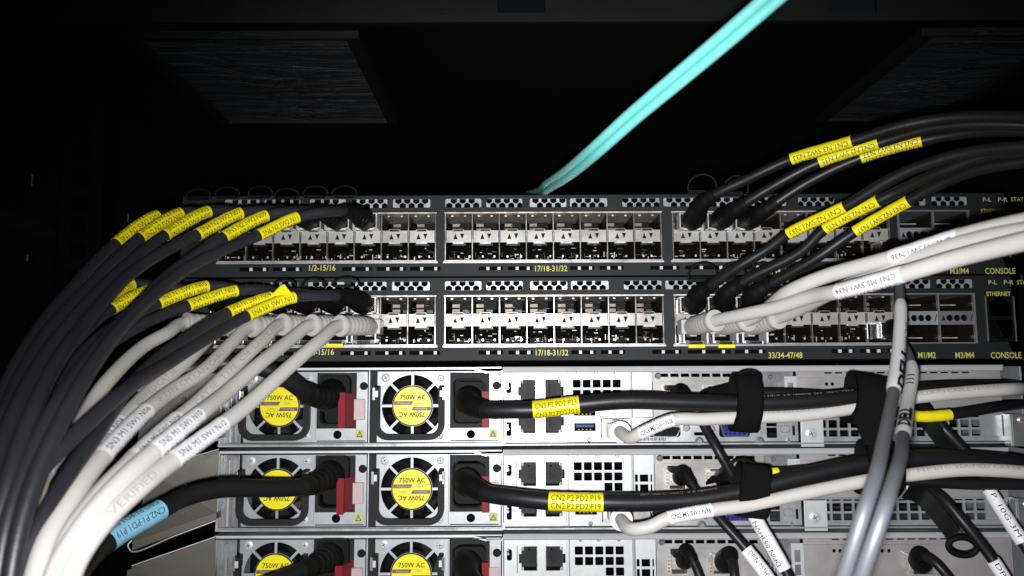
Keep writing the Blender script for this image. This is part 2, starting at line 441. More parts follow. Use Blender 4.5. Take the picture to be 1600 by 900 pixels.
        for k in range(8):
            xx = xa+p*k; m3 = MB()
            out = [(xx+.35, zm0), (xx+p*.26, zm0), (xx+p*.29, zm0-.75), (xx+p*.67, zm0-.75), (xx+p*.70, zm0), (xx+p-.35, zm0), (xx+p-.35, zm1),
                   (xx+p*.70, zm1), (xx+p*.66, zm1+.85), (xx+p*.30, zm1+.85), (xx+p*.26, zm1), (xx+.35, zm1)]
            zc = (zm0+zm1)/2
            m3.plate([out], -.45+R.uniform(-.12, .1), .5, 'latch_tin')
            for sg, u in ((1, .37), (-1, .62)):
                c = xx+p*u; m3.add([(c-1.15, -.62, zc-sg*1.5), (c+1.15, -.62, zc-sg*1.5), (c, -.62, zc+sg*1.5)], [(0, 1, 2)], 'ink')
            m3.box(xx+.32, xx+.6, -.62, .2, zm0+.5, zm1-.5, 'tin_dark'); m3.box(xx+p-.6, xx+p-.32, -.62, .2, zm0+.5, zm1-.5, 'tin_dark')
            m3.box(xx+p*.3, xx+p*.66, -.75, -.45, zm1-.5, zm1+.6, 'tin_dark')
            m3.box(xx+p*.3, xx+p*.66, -.8, -.45, zm0-.6, zm0+.3, 'tin')
            m3.build('latch_plate', pb)
    # uplink block
    xa, xm, xb = X0(1411.5), X0(1467), X0(1523)
    m2 = MB()
    m2.box(xa-.5, xb+.5, -.7, 40, zb, zb+.8, 'zinc_dark'); m2.box(xa-.5, xb+.5, -.7, 40, za-.7, za, 'zinc_dark')
    for xx, wd in ((xa, .5), (xm, .4), (xb, .5)): m2.box(xx-wd, xx+wd, -.7, 1, za, zb, 'zinc_dark'); m2.box(xx-wd+.1, xx+wd-.1, 1, 40, za, zb, 'tin_dark')
    m2.box(xa, xb, 40, 41, za, zb, 'hole_black')
    for c0, c1 in ((xa, xm), (xm, xb)):
        m2.box(c0+.5, c1-.5, 1, 40, zm0-.5, zm1+.5, 'tin_dark')
        for zz in (za+2.5, zb-5): m2.box(c0+3, c1-4, 10, 12, zz, zz+.5, 'tin'); m2.box(c0+3, c1-3, 20, 24, zz-.7, zz+2.2, 'plastic_black')
    pb = m2.build('uplink_block', t)
    for c0, c1, mm in ((xa, xm, 'zinc'), (xm, xb, 'zinc_dark')):  # like plates; the right one darker, light falloff put into its colour
        m3 = MB(); wv = c1-c0; zc = (zm0+zm1)/2
        hs = [circ(c0+wv*u, zc, 1.75, 14) for u in (.30, .50, .70)]
        m3.plate([rect(c0+.6, c1-.6, zm0-.3, zm1+.4)]+hs, -.4, .6, mm)
        m3.add([(c0+1.2, -.46, zc-1.4), (c0+3.4, -.46, zc-1.4), (c0+2.3, -.46, zc+1.4)], [(0, 1, 2)], 'ink')
        m3.add([(c1-2.6, -.46, zc-1.8), (c1-2.1, -.46, zc-1.8), (c1-1.0, -.46, zc+1.8), (c1-1.5, -.46, zc+1.8)], [(0, 1, 2, 3)], 'ink')
        for u in (.30, .50, .70): m3.cyl((c0+wv*u, .7, zc), (0, 1, 0), 1.9, .3, 'hole_black', 14)
        m3.build('port_separator', pb)
    # management jacks, one above the other
    x0, x1 = X0(1542.5), X0(1584.5)
    zmid = (za+zb)/2
    def jack(z0, z1, up):
        w_ = x1-x0; n_ = []
        base = [(x0+1.2, z0+1), (x1-1.2, z0+1), (x1-1.2, z1-3.2), (x1-3.4, z1-3.2), (x1-3.4, z1-1.9), (x1-5.2, z1-1.9), (x1-5.2, z1-.8), (x0+5.2, z1-.8), (x0+5.2, z1-1.9), (x0+3.4, z1-1.9), (x0+3.4, z1-3.2), (x0+1.2, z1-3.2)]
        return base if up else [(a, z0+z1-b) for a, b in base]
    m2 = MB()
    for z0, z1, up in ((zmid, zb-.8, True), (za+.2, zmid, False)):
        m2.plate([rect(x0, x1, z0+.02, z1-.02), jack(z0, z1, up)], -.1, 10, 'plastic_black')
    m2.box(x0, x1, 10, 11, za, zb, 'hole_black')
    for xx in (x0-.5, x1+.05): m2.box(xx, xx+.45, -.6, 8, za+.3, zb-1, 'chrome')
    m2.build('management_jacks', t)
    return t
swA = make_switch()
swA['label'] = 'lower black rack switch, with white and black plugs, directly above the silver servers'; swA['group'] = 'network switches'
swB = copy_tree(swA); swB.location.z += 44.65*S
swB['label'] = 'upper black rack switch, with only black plugs at its left end'
# ------------------------------------------------------------------ silver 1U servers
YS = 20.0
def X1(px, Y=YS): return at(px, 635, Y).x
def Z1(py, px=860, Y=YS): return at(px, py, Y).z
U1 = 44.45
def zrect(x0, x1, y0, y1): return rect(X1(x0), X1(x1), Z1(y1, (x0+x1)/2), Z1(y0, (x0+x1)/2))
def screw(mb, x, z, y, r=2.2, m='zinc_pale', slot=0.6):
    mb.cyl((x, y, z), (0, -1, 0), r, .5, m, 20); mb.cyl((x, y-.5, z), (0, -1, 0), r, .45, m, 20, r*.55)
    c, s_ = math.cos(slot), math.sin(slot)
    for a, b in ((c, s_), (-s_, c)):
        hx, hz = a*r*.5, b*r*.5; px_, pz_ = -b*.18, a*.18
        mb.add([(x-hx-px_, y-1.0, z-hz-pz_), (x+hx-px_, y-1.0, z+hz-pz_), (x+hx+px_, y-1.0, z+hz+pz_), (x-hx+px_, y-1.0, z-hz+pz_)], [(0, 1, 2, 3)], 'ink')
def make_psu(sv, dx):
    """power supply; measured on the right hand bay, dx moves it"""
    cx, cz = X1(645), Z1(633); k = .354       # mm per pixel
    def q(px, py): return (X1(px), cz-(py-633)*k)
    # face plate with eight fan openings
    holes = []
    R1, R0, hw = 47.5*k, 31.5*k, 1.9*k
    for i in range(8):
        a0, a1 = i*pi/4, (i+1)*pi/4
        L = []
        for j in range(8):
            a = (a0+math.asin(hw/R1))+((a1-a0)-2*math.asin(hw/R1))*j/7
            L.append((cx+R1*math.cos(a), cz+R1*math.sin(a)))
        for j in range(5):
            a = (a1-math.asin(hw/R0))-((a1-a0)-2*math.asin(hw/R0))*j/4
            L.append((cx+R0*math.cos(a), cz+R0*math.sin(a)))
        holes.append(L)
    def sh(L): return [(a+dx, b) for a, b in L]
    (xa, zt), (xb, zb) = q(590, 580.5), q(782, 688)
    xi0, zi1 = q(703.5, 582); xi1, zi0 = q(765, 667)
    holes.append(rect(xi0, xi1, zi0, zi1))
    bx, bz = q(736, 676.5); holes.append(circ(bx, bz, 6.6*k, 20)); gx, gz = q(776, 602.5)
    mb = MB(); mb.plate([sh(rect(xa, xb, zb, zt))]+[sh(h) for h in holes], YS-1.2, YS, 'psu_zinc')
    mb.box(xa+dx, xa+dx+.8, YS, YS+60, zb, zt, 'zinc'); mb.box(xb+dx-.8, xb+dx, YS, YS+60, zb, zt, 'zinc')
    mb.box(xa+dx, xb+dx, YS+14, YS+15, zb, zt, 'hole_black')
    mb.cyl((bx+dx, YS+1.5, bz), (0, 1, 0), 6.6*k, .5, 'hole_black'); mb.cyl((gx+dx, YS-1.3, gz), (0, -1, 0), 6.3*k, .15, 'plastic_black')
    # seam beside the socket and a stamped groove underneath
    x_, _ = q(701.5, 0); mb.box(x_+dx-.15, x_+dx+.15, YS-1.32, YS-1.1, zb+1, zt-1, 'ink_grey')
    xg, zg = q(704, 686); mb.box(xg+dx, xb+dx-1, YS-1.34, YS-1.1, zg-.3, zg+.25, 'ink')
    psu = mb.build('power_supply', sv, bev=.12)
    # fan
    m = MB(); m.cyl((cx+dx, YS+4, cz), (0, 1, 0), 11.5, 8, 'plastic_black', 28)
    for i in range(7):
        a = i*2*pi/7+.3; L = []
        P = []
        for r_, w_ in ((11, .30), (15.8, .42)):
            P += [(cx+dx+r_*math.cos(a-w_), YS+5, cz+r_*math.sin(a-w_)), (cx+dx+r_*math.cos(a+w_*.5), YS+9, cz+r_*math.sin(a+w_*.5))]
        m.add([P[0], P[1], P[3], P[2]], [(0, 1, 2, 3)], 'jack_black')
    m.build('fan', psu)
    # round sticker on the fan hub
    r = 29.3*k; ys = YS-1.3
    m = MB(); m.cyl((cx+dx, ys+.1, cz), (0, -1, 0), r+.65, .35, 'plastic_grey', 48); m.cyl((cx+dx, ys-.2, cz), (0, -1, 0), r, .2, 'label_yellow', 48)
    y = ys-.45; X = cx+dx
    m.text('750W AC', X+.2, cz+4.7, y, 2.5, 'ink', 14.0, bold=.012); m.text('750W AC', X-.2, cz-4.7, y, 2.5, 'ink', 14.0, rot=pi, bold=.012)
    for sg in (1, -1):
        def w_(a, b): return (X+sg*a, y, cz+sg*b)
        e = math.sqrt(r*r-2.4**2)-.1
        m.add([w_(-e, 2.4), w_(.4, 2.4), w_(-.6, .5), w_(-e-.1, .5)], [(0, 1, 2, 3)], 'ink_brown')
        m.text('Platinum', X-sg*4.6, cz+sg*1.45, y-.03, 1.0, 'pink_clear', 6.6, rot=0 if sg > 0 else pi)
        m.text('CRPS', X+sg*4.2, cz+sg*1.4, y, 1.0, 'ink_brown', 4.0, rot=0 if sg > 0 else pi)
        m.add([w_(-r*.98, 2.38), w_(r*.98, 2.38), w_(r*.98, 2.5), w_(-r*.98, 2.5)], [(0, 1, 2, 3)], 'ink_brown')
    m.build('fan_sticker', psu)
    # black U handle
    (hx0, hz0), (hx1, hz1) = q(587, 684), q(696, 605)
    def corner(x, z, r_, a0, a1, n=7): return [(x+r_*math.cos(a0+(a1-a0)*i/n), z+r_*math.sin(a0+(a1-a0)*i/n)) for i in range(n+1)]
    Ro, t_ = 23*k, 9.3*k
    outer = [(hx0, hz1)]+corner(hx0+Ro, hz0+Ro, Ro, pi, 1.5*pi)+corner(hx1-Ro, hz0+Ro, Ro, 1.5*pi, 2*pi)+[(hx1, hz1)]
    inner = [(hx1-t_, hz1)]+list(reversed(corner(hx1-Ro, hz0+Ro, Ro-t_, 1.5*pi, 2*pi)))+list(reversed(corner(hx0+Ro, hz0+Ro, Ro-t_, pi, 1.5*pi)))+[(hx0+t_, hz1)]
    m = MB(); m.plate([sh(outer+inner)], YS-7.5, YS-4.2, 'plastic_grey')
    for x_ in (hx0, hx1-t_): m.box(x_+dx+.3, x_+dx+t_-.3, YS-7, YS-1.3, hz1-5, hz1+1.2, 'plastic_black')
    m.build('handle', psu, bev=.5)
    for x_ in (hx0-.5, hx1-1.0):
        m = MB(); m.box(x_+dx, x_+dx+1.5, YS-8.4, YS-1.2, hz1-6.5, hz1+.2, 'chrome'); xq = x_+dx+(1.4 if x_ < cx else .1)
        m.box(min(xq, xq+(1.6 if x_ < cx else -1.6)), max(xq, xq+(1.6 if x_ < cx else -1.6)), YS-7.8, YS-7.4, hz1-5, hz1-1.5, 'zinc_pale'); m.build('handle_hinge', psu, bev=.15)
    for px, py in ((603, 590), (689, 590.5), (688, 679)):
        a, b = q(px, py); m = MB(); screw(m, a+dx, b, YS-1.2, 2.45 if px < 680 else 2.0, 'zinc_pale', px*.7+py); m.build('screw', psu)
    # inlet
    m = MB()
    m.plate([sh(rect(xi0, xi1, zi0, zi1)), sh(rrect(xi0+1.6, xi1-3.6, zi0+2.2, zi1-3.2, 3.4))], YS-1.9, YS+1, 'plastic_grey')
    m.box(xi0+dx+.2, xi1+dx-.2, YS+9, YS+10, zi0, zi1, 'plastic_black')
    m.plate([sh(rrect(xi0+1.5, xi1-3.5, zi0+2.1, zi1-3.1, 3.4)), sh(rrect(xi0+1.9, xi1-3.9, zi0+2.5, zi1-3.5, 3.1))], YS+1, YS+9, 'plastic_black')
    m.build('power_inlet', psu, bev=.2)
    # red release lever with a clear tab
    lx = X1(759); ln, pr = (-2.8, 16) if dx < -1 else (.3, 11)
    lz0, lz1 = cz-(663-633)*k, cz-(612-633)*k
    m = MB(); fr = [(lx+dx+ln-1.5, YS-pr, lz0), (lx+dx+ln+1.3, YS-pr, lz0), (lx+dx+ln+1.3, YS-pr, lz1), (lx+dx+ln-1.7, YS-pr, lz1)]
    bk = [(lx+dx-1.7, YS-2, lz0+.6), (lx+dx+1.6, YS-2, lz0+.6), (lx+dx+1.6, YS-2, lz1-.6), (lx+dx-1.7, YS-2, lz1-.6)]
    m.hexa(fr, bk, 'red_plastic')
    for i in range(4 if dx < -1 else 0):
        u = .25+i*.2; xx = lx+dx+.8+ln*(1-u); yy = YS-pr*(1-u)
        m.box(xx-.2, xx+1.0, yy-.35, yy+.35, lz0+1.2, lz1-1.2, 'red_plastic')
    lv = m.build('release_lever', psu, bev=.35)
    m = MB(); m.box(lx+dx+1.0, lx+dx+7.2, YS-4.8, YS-3.2, lz0+3.3, lz1-3.6, 'pink_clear'); m.box(lx+dx+1.0, lx+dx+1.8, YS-4.8, YS-1.5, lz0+3.3, lz1-3.6, 'pink_clear')
    m.build('clear_tab', lv, bev=.3)
    m = MB(); wx, wz = q(770.5, 675.5); m.box(wx+dx-2.2, wx+dx+2.2, YS-1.33, YS-1.2, wz-2.3, wz+2.3, 'warn')
    tri = [(wx+dx-1.7, wz-1.6), (wx+dx+1.7, wz-1.6), (wx+dx, wz+1.6)]; tr2 = [(wx+dx-1.15, wz-1.25), (wx+dx+1.15, wz-1.25), (wx+dx, wz+.95)]
    m.plate([tri, tr2], YS-1.38, YS-1.34, 'ink'); m.text('!', wx+dx, wz-.35, YS-1.38, 1.3, 'ink', .35); m.build('warning_sticker', psu)
def rj45_hole(x0, x1, z0, z1, side):
    """stepped opening turned on its side, catch pointing to side"""
    w_ = x1-x0; h = z1-z0; zc = (z0+z1)/2
    L = [(x1, z0), (x1, z1), (x0+w_*.27, z1), (x0+w_*.27, z1-h*.12), (x0+w_*.14, z1-h*.12), (x0+w_*.14, zc+h*.19), (x0, zc+h*.19),
         (x0, zc-h*.19), (x0+w_*.14, zc-h*.19), (x0+w_*.14, z0+h*.12), (x0+w_*.27, z0+h*.12), (x0+w_*.27, z0)]
    return L if side < 0 else [(x0+x1-a, b) for a, b in L]
def make_server():
    xl, xr = X1(346), X1(346)+437
    zb = Z1(695); zt = zb+42.4
    sv = thing('rack_server', '', 'server', (56, 20, zb))
    mb = MB()
    # tray: thin sheet metal box, edges seen from behind
    mb.box(xl, xr, YS-3, 480, zb, zb+.8, 'zinc'); mb.box(xl, xl+1, YS-3, 480, zb+.8, zt-1, 'zinc'); mb.box(xr-1, xr, YS-3, 480, zb+.8, zt-1, 'zinc')
    mb.box(xl+1, xr-1, YS+62, YS+64, zb+.8, zt-1, 'hole_black')
    mb.box(xl+1, X1(374), YS+3, YS+4, zb+.8, zt-1, 'zinc_dark')
    mb.box(X1(361), X1(364), YS-2, YS+1, zb+2, zt-5, 'zinc')
    mb.box(xl, X1(786), YS-3.6, YS-2.8, zb-.2, zb+1.6, 'zinc')
    mb.box(X1(783.5), X1(786), YS-2.5, YS+40, zb+.8, zt-2, 'zinc')       # walls between the bays
    mb.box(X1(577), X1(579), YS-2.5, YS+40, zb+.8, zt-1.2, 'zinc'); mb.box(X1(580), X1(589), YS+.5, YS+1, zb+.8, zt-1.2, 'plastic_grey')  # wall, then a dark strip standing in for shade in the gap
    mb.box(X1(785), X1(789), YS-3.6, YS-1.6, zb+.4, zb+4, 'zinc')
    mb.box(xl+2, X1(784), YS-3.9, YS-3.5, zb+1.0, zb+1.25, 'ink'); mb.box(X1(790), X1(1240), YS-3.4, YS-3.0, zb+.9, zb+1.1, 'ink_grey')
    ch = mb.build('chassis', sv, bev=.25)
    # lid with folded lip
    m = MB()
    m.box(xl, X1(784), YS-4.5, 480, zt-.9, zt-.1, 'zinc'); m.box(xl, X1(742), YS-4.6, YS-3.4, zt-1.5, zt-.2, 'zinc_pale')
    a, b, c = X1(742), X1(760), X1(786)
    for x0, x1, z0, z1 in ((a, b, zt-.9, zt-2.6),):
        m.hexa([(x0, YS-4.6, z0), (x1, YS-4.6, z1), (x1, YS-4.6, z1-.8), (x0, YS-4.6, z0-.7)], [(x0, YS+3, z0), (x1, YS+3, z1), (x1, YS+3, z1-.8), (x0, YS+3, z0-.7)], 'zinc')
    m.box(b, c, YS-4.6, YS+3, zt-3.4, zt-2.6, 'zinc')
    xe = X1(1566)
    m.box(c, xe, YS-3.2, 480, zt-.8, zt-.1, 'zinc')
    m.hexa([(c, YS-3.4, zt-.2), (xe, YS-3.4, zt-.2), (xe, YS-2.2, zt-2.9), (c, YS-2.2, zt-2.9)], [(c, YS-2.6, zt-.6), (xe, YS-2.6, zt-.6), (xe, YS-1.4, zt-2.9), (c, YS-1.4, zt-2.9)], 'zinc_pale')
    m.box(xl+2, b, YS-4.7, YS-4.4, zt-2.3, zt-1.9, 'ink'); m.box(c, xe, YS-3.0, YS-2, zt-3.35, zt-2.95, 'ink_grey')
    m.build('lid', sv, bev=.2)
    make_psu(sv, 0); make_psu(sv, X1(437.8)-X1(645))
    # main board shield with network jacks, vent, usb, serial and vga
    zz0, zz1 = zb+1.4, zt-3.3
    m = MB(); x0, x1 = X1(787), X1(886)
    jx = [(809.6, 837.3, -1), (851, 881, 1)]; jz = [(Z1(629.5), Z1(593)), (Z1(676.5), Z1(640))]
    holes = []
    for a, b, s_ in jx:
        for c0, c1 in jz: holes.append(rj45_hole(X1(a), X1(b), c0, c1, s_))
    for za, zc in ((Z1(614), Z1(597)), (Z1(681), Z1(659))):
        holes.append(rrect(X1(791), X1(799), za, zc, .9, 3))
    m.plate([rect(x0, x1, zz0, zz1)]+holes, YS-.6, YS+.2, 'zinc_pale')
    for a, b, s_ in jx:
        for c0, c1 in jz:
            fx = X1(a) if s_ < 0 else X1(b)
            m.box(X1(a)-.3 if s_ > 0 else X1(b)-.1, (X1(a)+.1 if s_ > 0 else X1(b)+.3), YS-.75, YS-.5, c0-.4, c1+.4, 'chrome')
            for zq in (c1-1.2, c0+1.2):
                xq = fx+(1.9 if s_ < 0 else -1.9); m.box(xq-.65, xq+.65, YS-.68, YS-.5, zq-.9, zq+.9, 'ink_grey')
    m.box(X1(806.5), X1(807.5), YS-.66, YS-.5, jz[0][0]-1, jz[0][1]+.6, 'ink')
    m.box(X1(882.8), X1(883.4), YS-.66, YS-.58, zz0+2, zz1-2, 'ink_grey'); m.box(X1(788), X1(886), YS-.9, YS-.6, zz0-.1, zz0+.35, 'zinc_dark')
    pn = m.build('jack_panel', sv)
    for a, b, s_ in jx:
        for c0, c1 in jz:
            m = MB(); xa, xb = X1(a), X1(b)
            m.box(xa, xb, YS+9, YS+10, c0, c1, 'jack_black')
            for xq in (xa, xb-.4): m.box(xq, xq+.4, YS+.2, YS+9, c0, c1, 'jack_black')
            m.box(xa, xb, YS+.2, YS+9, c0-.5, c0, 'jack_black'); m.box(xa, xb, YS+.2, YS+9, c1, c1+.5, 'jack_black')
            xm = xa+(xb-xa)*(.55 if s_ < 0 else .28)
            m.box(xm, xm+.7, YS+2, YS+9, c0+2.6, c1-2.6, 'jack_black')
            for i in range(8): zq = c0+3+(c1-c0-6)*i/7; m.box(xm+1, xm+3.4, YS+5, YS+5.3, zq-.18, zq+.18, 'jack_black')
            m.build('network_jack', pn)
    for za, zc in ((Z1(614), Z1(597)), (Z1(681), Z1(659))):
        m = MB(); m.box(X1(790), X1(800), YS+3, YS+4, za-.5, zc+.5, 'hole_black'); m.cyl((X1(792.6), YS+2.6, (za+zc)/2), (0, -1, 0), .8, .9, 'chrome'); m.cyl((X1(792.6), YS+2.6, (za+zc)/2+1.7), (0, -1, 0), .5, .7, 'chrome')
        m.build('latch_spring', pn)
    # vent and port shield
    m = MB(); x0, x1 = X1(887.5), X1(983); holes = []
    sq = lambda a, c0, w_=12.6, h=12.4: rrect(X1(a), X1(a+w_), Z1(c0+h), Z1(c0), .35, 2)
    zv = [593.5, 609.3, 625.2]
    cx_ = [895.2, 910.8, 926.4, 942.2, 957.8]
    for i, y in enumerate(zv):
        for j, x in enumerate(cx_):
            if i < 2 or j > 2: holes.append(sq(x, y))
    holes.append(zrect(896.8, 930, 638.5, 649.5)); holes.append(zrect(896.8, 930, 661, 673.5))
    m.plate([rect(x0, x1, zz0, zz1)]+holes, YS-.4, YS+.4, 'zinc_pale')
    m.box(X1(886.4), X1(888), YS-.9, YS, zz0, zz1, 'zinc_dark')
    for px in (904, 932, 963): m.cyl((X1(px), YS-.4, zz1-.6), (0, -1, 0), 1.1, .7, 'chrome', 14, .7)
    m.cyl((X1(920), YS-.4, zz0+1.2), (0, -1, 0), 1.3, 1, 'chrome', 14, .7)
    vp = m.build('vent_panel', sv)
    for y0, y1 in ((638.5, 649.5), (661, 673.5)):
        m = MB(); za, zc = Z1(y1, 913), Z1(y0, 913); xa, xb = X1(896.8), X1(930)
        m.plate([rect(xa, xb, za, zc), rect(xa+.55, xb-.55, za+.5, zc-.5)], YS-.7, YS+9, 'plastic_black'); m.box(xa, xb, YS+9, YS+10, za, zc, 'hole_black')
        m.box(xa+1, xb-1, YS, YS+9, (za+zc)/2-.1, zc-.9, 'usb_blue')
        for i in range(4): m.box(xa+2.2+i*2.1, xa+3+i*2.1, YS+.2, YS+4, za+.7, za+1.0, 'gold')
        m.build('usb_port', vp)
    # edge fold, small vent and card cage
    m = MB()
    m.box(X1(983.5), X1(988), YS+1, YS+2, zz0, zz1, 'zinc_dark'); m.box(X1(983), X1(984.5), YS-1.5, YS+1, zz0+6, zz1, 'zinc')
    holes = [zrect(989.5, 994, 612, 623), zrect(997, 1010, 612, 623), zrect(989.5, 994, 627, 638), zrect(997, 1010, 627, 638), zrect(1013.5, 1016, 612, 623), zrect(1013.5, 1016, 627, 638)]
    m.plate([rect(X1(988), X1(1019), Z1(652), zz1)]+holes, YS-.9, YS-.2, 'zinc_pale')
    m.build('side_vent', sv)
    # lower shield: management jack, serial and vga
    m = MB()
    holes = [zrect(939, 986, 655, 685), rrect(X1(1012), X1(1062), Z1(683, 1040), Z1(665, 1040), 1.8, 4), rrect(X1(1122), X1(1170), Z1(683, 1140), Z1(658, 1140), 1.8, 4),
             rrect(X1(1083), X1(1100), Z1(680.5, 1090), Z1(675, 1090), .6, 3), zrect(1196, 1212, 668, 684), zrect(1196, 1212, 660, 666)]
    m.plate([[(X1(983.2), zz0), (X1(1245), zz0), (X1(1245), Z1(653, 1200)), (X1(983.2), Z1(652.6))]]+[[(max(a, X1(984)), b) for a, b in h] for h in holes], YS-.5, YS+.3, 'zinc')
    for i in range(26): m.box(X1(990+i*1.9), X1(990.6+i*1.9+(i % 3)*.35), YS-.57, YS-.5, zz0+.6, zz0+2.2, 'ink')
    for px, py in ((1070, 668), (1109, 670), (1180, 668)):
        m.cyl((X1(px), YS-.5, Z1(py, px)), (0, -1, 0), 2.3, 1.8, 'chrome', 6); m.cyl((X1(px), YS-2.35, Z1(py, px)), (0, -1, 0), 1.3, .1, 'zinc_dark', 16)
    for px in (1091, 1185): m.cyl((X1(px), YS-.5, Z1(689, px)), (0, -1, 0), 2.4, .8, 'zinc_dark', 16, 1.2)
    m.plate([rrect(X1(1217), X1(1232), Z1(676, 1224), Z1(664, 1224), 1.3, 4), rrect(X1(1218), X1(1231), Z1(675, 1224), Z1(665, 1224), 1.2, 4)], YS-.62, YS-.5, 'zinc_dark')
    m.box(X1(1236), X1(1240), YS-.6, YS-.5, Z1(680, 1238), Z1(665, 1238), 'ink'); m.box(X1(1227), X1(1231), YS-1.4, YS-.5, Z1(692, 1229), Z1(684, 1229), 'zinc_dark')
    ps = m.build('port_shield', sv)
    m = MB(); za, zc = Z1(684.5, 962), Z1(655, 962); xa, xb = X1(939.5), X1(984.5)
    m.plate([rect(xa-.5, xb+.5, za-.1, zc+.5), rect(xa, xb, za, zc)], YS-.7, YS-.5, 'ink'); m.plate([rect(xa, xb, za, zc), [(xa+2, za+.6), (xb-2, za+.6), (xb-2, zc-3.2), (xb-4.5, zc-3.2), (xb-4.5, zc-1.2), (xa+4.5, zc-1.2), (xa+4.5, zc-3.2), (xa+2, zc-3.2)]], YS-.9, YS+3, 'tin')
    m.plate([rect(xa+.6, xb-.6, za+.3, zc-.6), [(xa+2.8, za+1), (xb-2.8, za+1), (xb-2.8, zc-3.6), (xb-5, zc-3.6), (xb-5, zc-1.8), (xa+5, zc-1.8), (xa+5, zc-3.6), (xa+2.8, zc-3.6)]], YS+1, YS+10, 'plastic_black')
    m.box(xa, xb, YS+10, YS+11, za, zc, 'hole_black'); m.build('management_jack', ps)
    for a, b, py0, py1, mm, nm, rows in ((1012, 1062, 665, 683, 'plastic_black', 'serial_port', (5, 4)), (1122, 1170, 658, 683, 'vga_blue', 'vga_port', (5, 5, 5))):
        m = MB(); xa, xb, za, zc = X1(a)+.2, X1(b)-.2, Z1(py1, a)+.2, Z1(py0, a)-.2
        def D(e): return [(xa+e, zc-e-1), (xa+e+1, zc-e), (xb-e-1, zc-e), (xb-e, zc-e-1), (xb-e-1.6, za+e+.8), (xb-e-2.4, za+e), (xa+e+2.4, za+e), (xa+e+1.6, za+e+.8)]
        m.plate([D(0), D(.45)], YS-2.4, YS+1, 'chrome'); m.plate([D(.5)], YS-2.0, YS+2, mm)
        for r_, n_ in enumerate(rows):
            for i in range(n_): m.cyl((xa+3+(xb-xa-6)*(i+.5*(r_ % 2)*.6)/max(1, n_-1)*.95, YS-2.0, zc-2.3-r_*2.1), (0, -1, 0), .42, .06, 'hole_black', 8)
        m.build(nm, ps)
    # network card bracket with two sockets
    m = MB(); holes = []
    xa, xb = X1(1020.5), X1(1189.5); zc0, zc1 = Z1(652.5, 1100), zz1
    y = 583.5
    for i in range(9):
        a = 1032+i*16.4; holes.append(rect(X1(a), X1(a+13), Z1(589, a), Z1(583.6, a)))
    s1, s2 = (1035, 1068), (1099, 1132)
    for a, b in (s1, s2): holes.append(rect(X1(a), X1(b), Z1(635, a), Z1(602, a)))
    m.plate([rect(xa, xb, zc0, zc1)]+holes, YS-.3, YS+.4, 'card_beige')
    m.box(X1(1033), xb, YS-.5, YS-.3, Z1(596, 1100), Z1(594.8, 1100), 'zinc'); m.box(xa, xb, YS-1.8, YS-.3, zc0-.3, zc0+.5, 'zinc')
    m.cyl((X1(1029), YS-.3, Z1(588)), (0, -1, 0), 1.9, 1.2, 'chrome', 16, 1.1); m.box(X1(1018), X1(1023), YS-.9, YS-.3, Z1(597), Z1(583), 'zinc_dark')
    cb = m.build('card_bracket', sv)
    for a, b in (s1, s2):
        m = MB(); x0, x1, z0, z1 = X1(a), X1(b), Z1(635, a), Z1(602, a)
        m.plate([rect(x0, x1, z0, z1), rect(x0+2.6, x1-.5, z0+.5, z1-.5)], YS-1.4, YS+12, 'tin'); m.box(x0, x1, YS+12, YS+13, z0, z1, 'hole_black')
        for i in range(5): zq = z0+1.2+i*(z1-z0-2.4)/5; m.box(x0+.6, x0+1.8, YS-1.5, YS-1.3, zq, zq+1.1, 'gold')
        m.build('card_socket', cb)
    # clutter between the cards
    m = MB()
    R = random.Random(9)
    m.box(X1(1190), X1(1244), YS+3, YS+3.6, Z1(652, 1210), zz1, 'zinc_dark')
    for i in range(9):
        a = 1192+i*4.4+R.uniform(-1, 1); h = R.uniform(10, 30)
        m.cyl((X1(a), YS+R.uniform(0, 2), Z1(640, a)), (0, 0, 1), R.uniform(.5, 1.0), h*.36, R.choice(['chrome', 'tin', 'zinc']), 12)
    m.plate([rect(X1(1226), X1(1245), Z1(652, 1235), Z1(588, 1235)), rect(X1(1231), X1(1240), Z1(616, 1235), Z1(598, 1235)), rect(X1(1231), X1(1240), Z1(636, 1235), Z1(620, 1235))], YS-1.2, YS-.5, 'zinc_pale')
    m.box(X1(1192), X1(1224), YS-.3, YS+.3, Z1(597, 1200), Z1(584, 1200), 'zinc_dark')
    m.cyl((X1(1205), YS-.3, Z1(589, 1205)), (0, -1, 0), 1.5, .9, 'chrome', 16, .8)
    m.build('retaining_clips', sv)
    # second card, screw plate and the wide vent grid
    m = MB(); xa, xb = X1(1246), X1(1566)
    holes = []
    for i in range(14):
        a = 1290+i*16.6; holes.append(rect(X1(a), X1(a+12), zz1-1.25, zz1-.45))
    for px in (1293, 1302, 1367, 1377): holes.append(circ(X1(px), Z1(600, px), 1.0, 14))
    holes.append(rect(X1(1405), X1(1443), Z1(637, 1420), Z1(607, 1420)))
    m.plate([rect(xa, xb, Z1(648, 1400), zz1+.3)]+holes, YS-.2, YS+.4, 'card_beige')
    m.box(xa, xb, YS-2.0, YS-.2, Z1(649, 1400), Z1(646.5, 1400), 'zinc'); m.box(xa, xb, YS-1.2, YS-.2, Z1(590.5, 1400), Z1(589.5, 1400), 'zinc')
    cb2 = m.build('expansion_bracket', sv)
    m = MB(); x0, x1, z0, z1 = X1(1405), X1(1443), Z1(637, 1420), Z1(607, 1420)
    m.plate([rect(x0, x1, z0, z1), rect(x0+2, x1-1, z0+1, z1-1)], YS-1.8, YS+12, 'tin'); m.box(x0, x1, YS+12, YS+13, z0, z1, 'hole_black'); m.build('card_socket', cb2)
    m = MB(); xs = [(X1(1283), X1(1285.5), 0), (X1(1285.5), X1(1290.5), 1)]
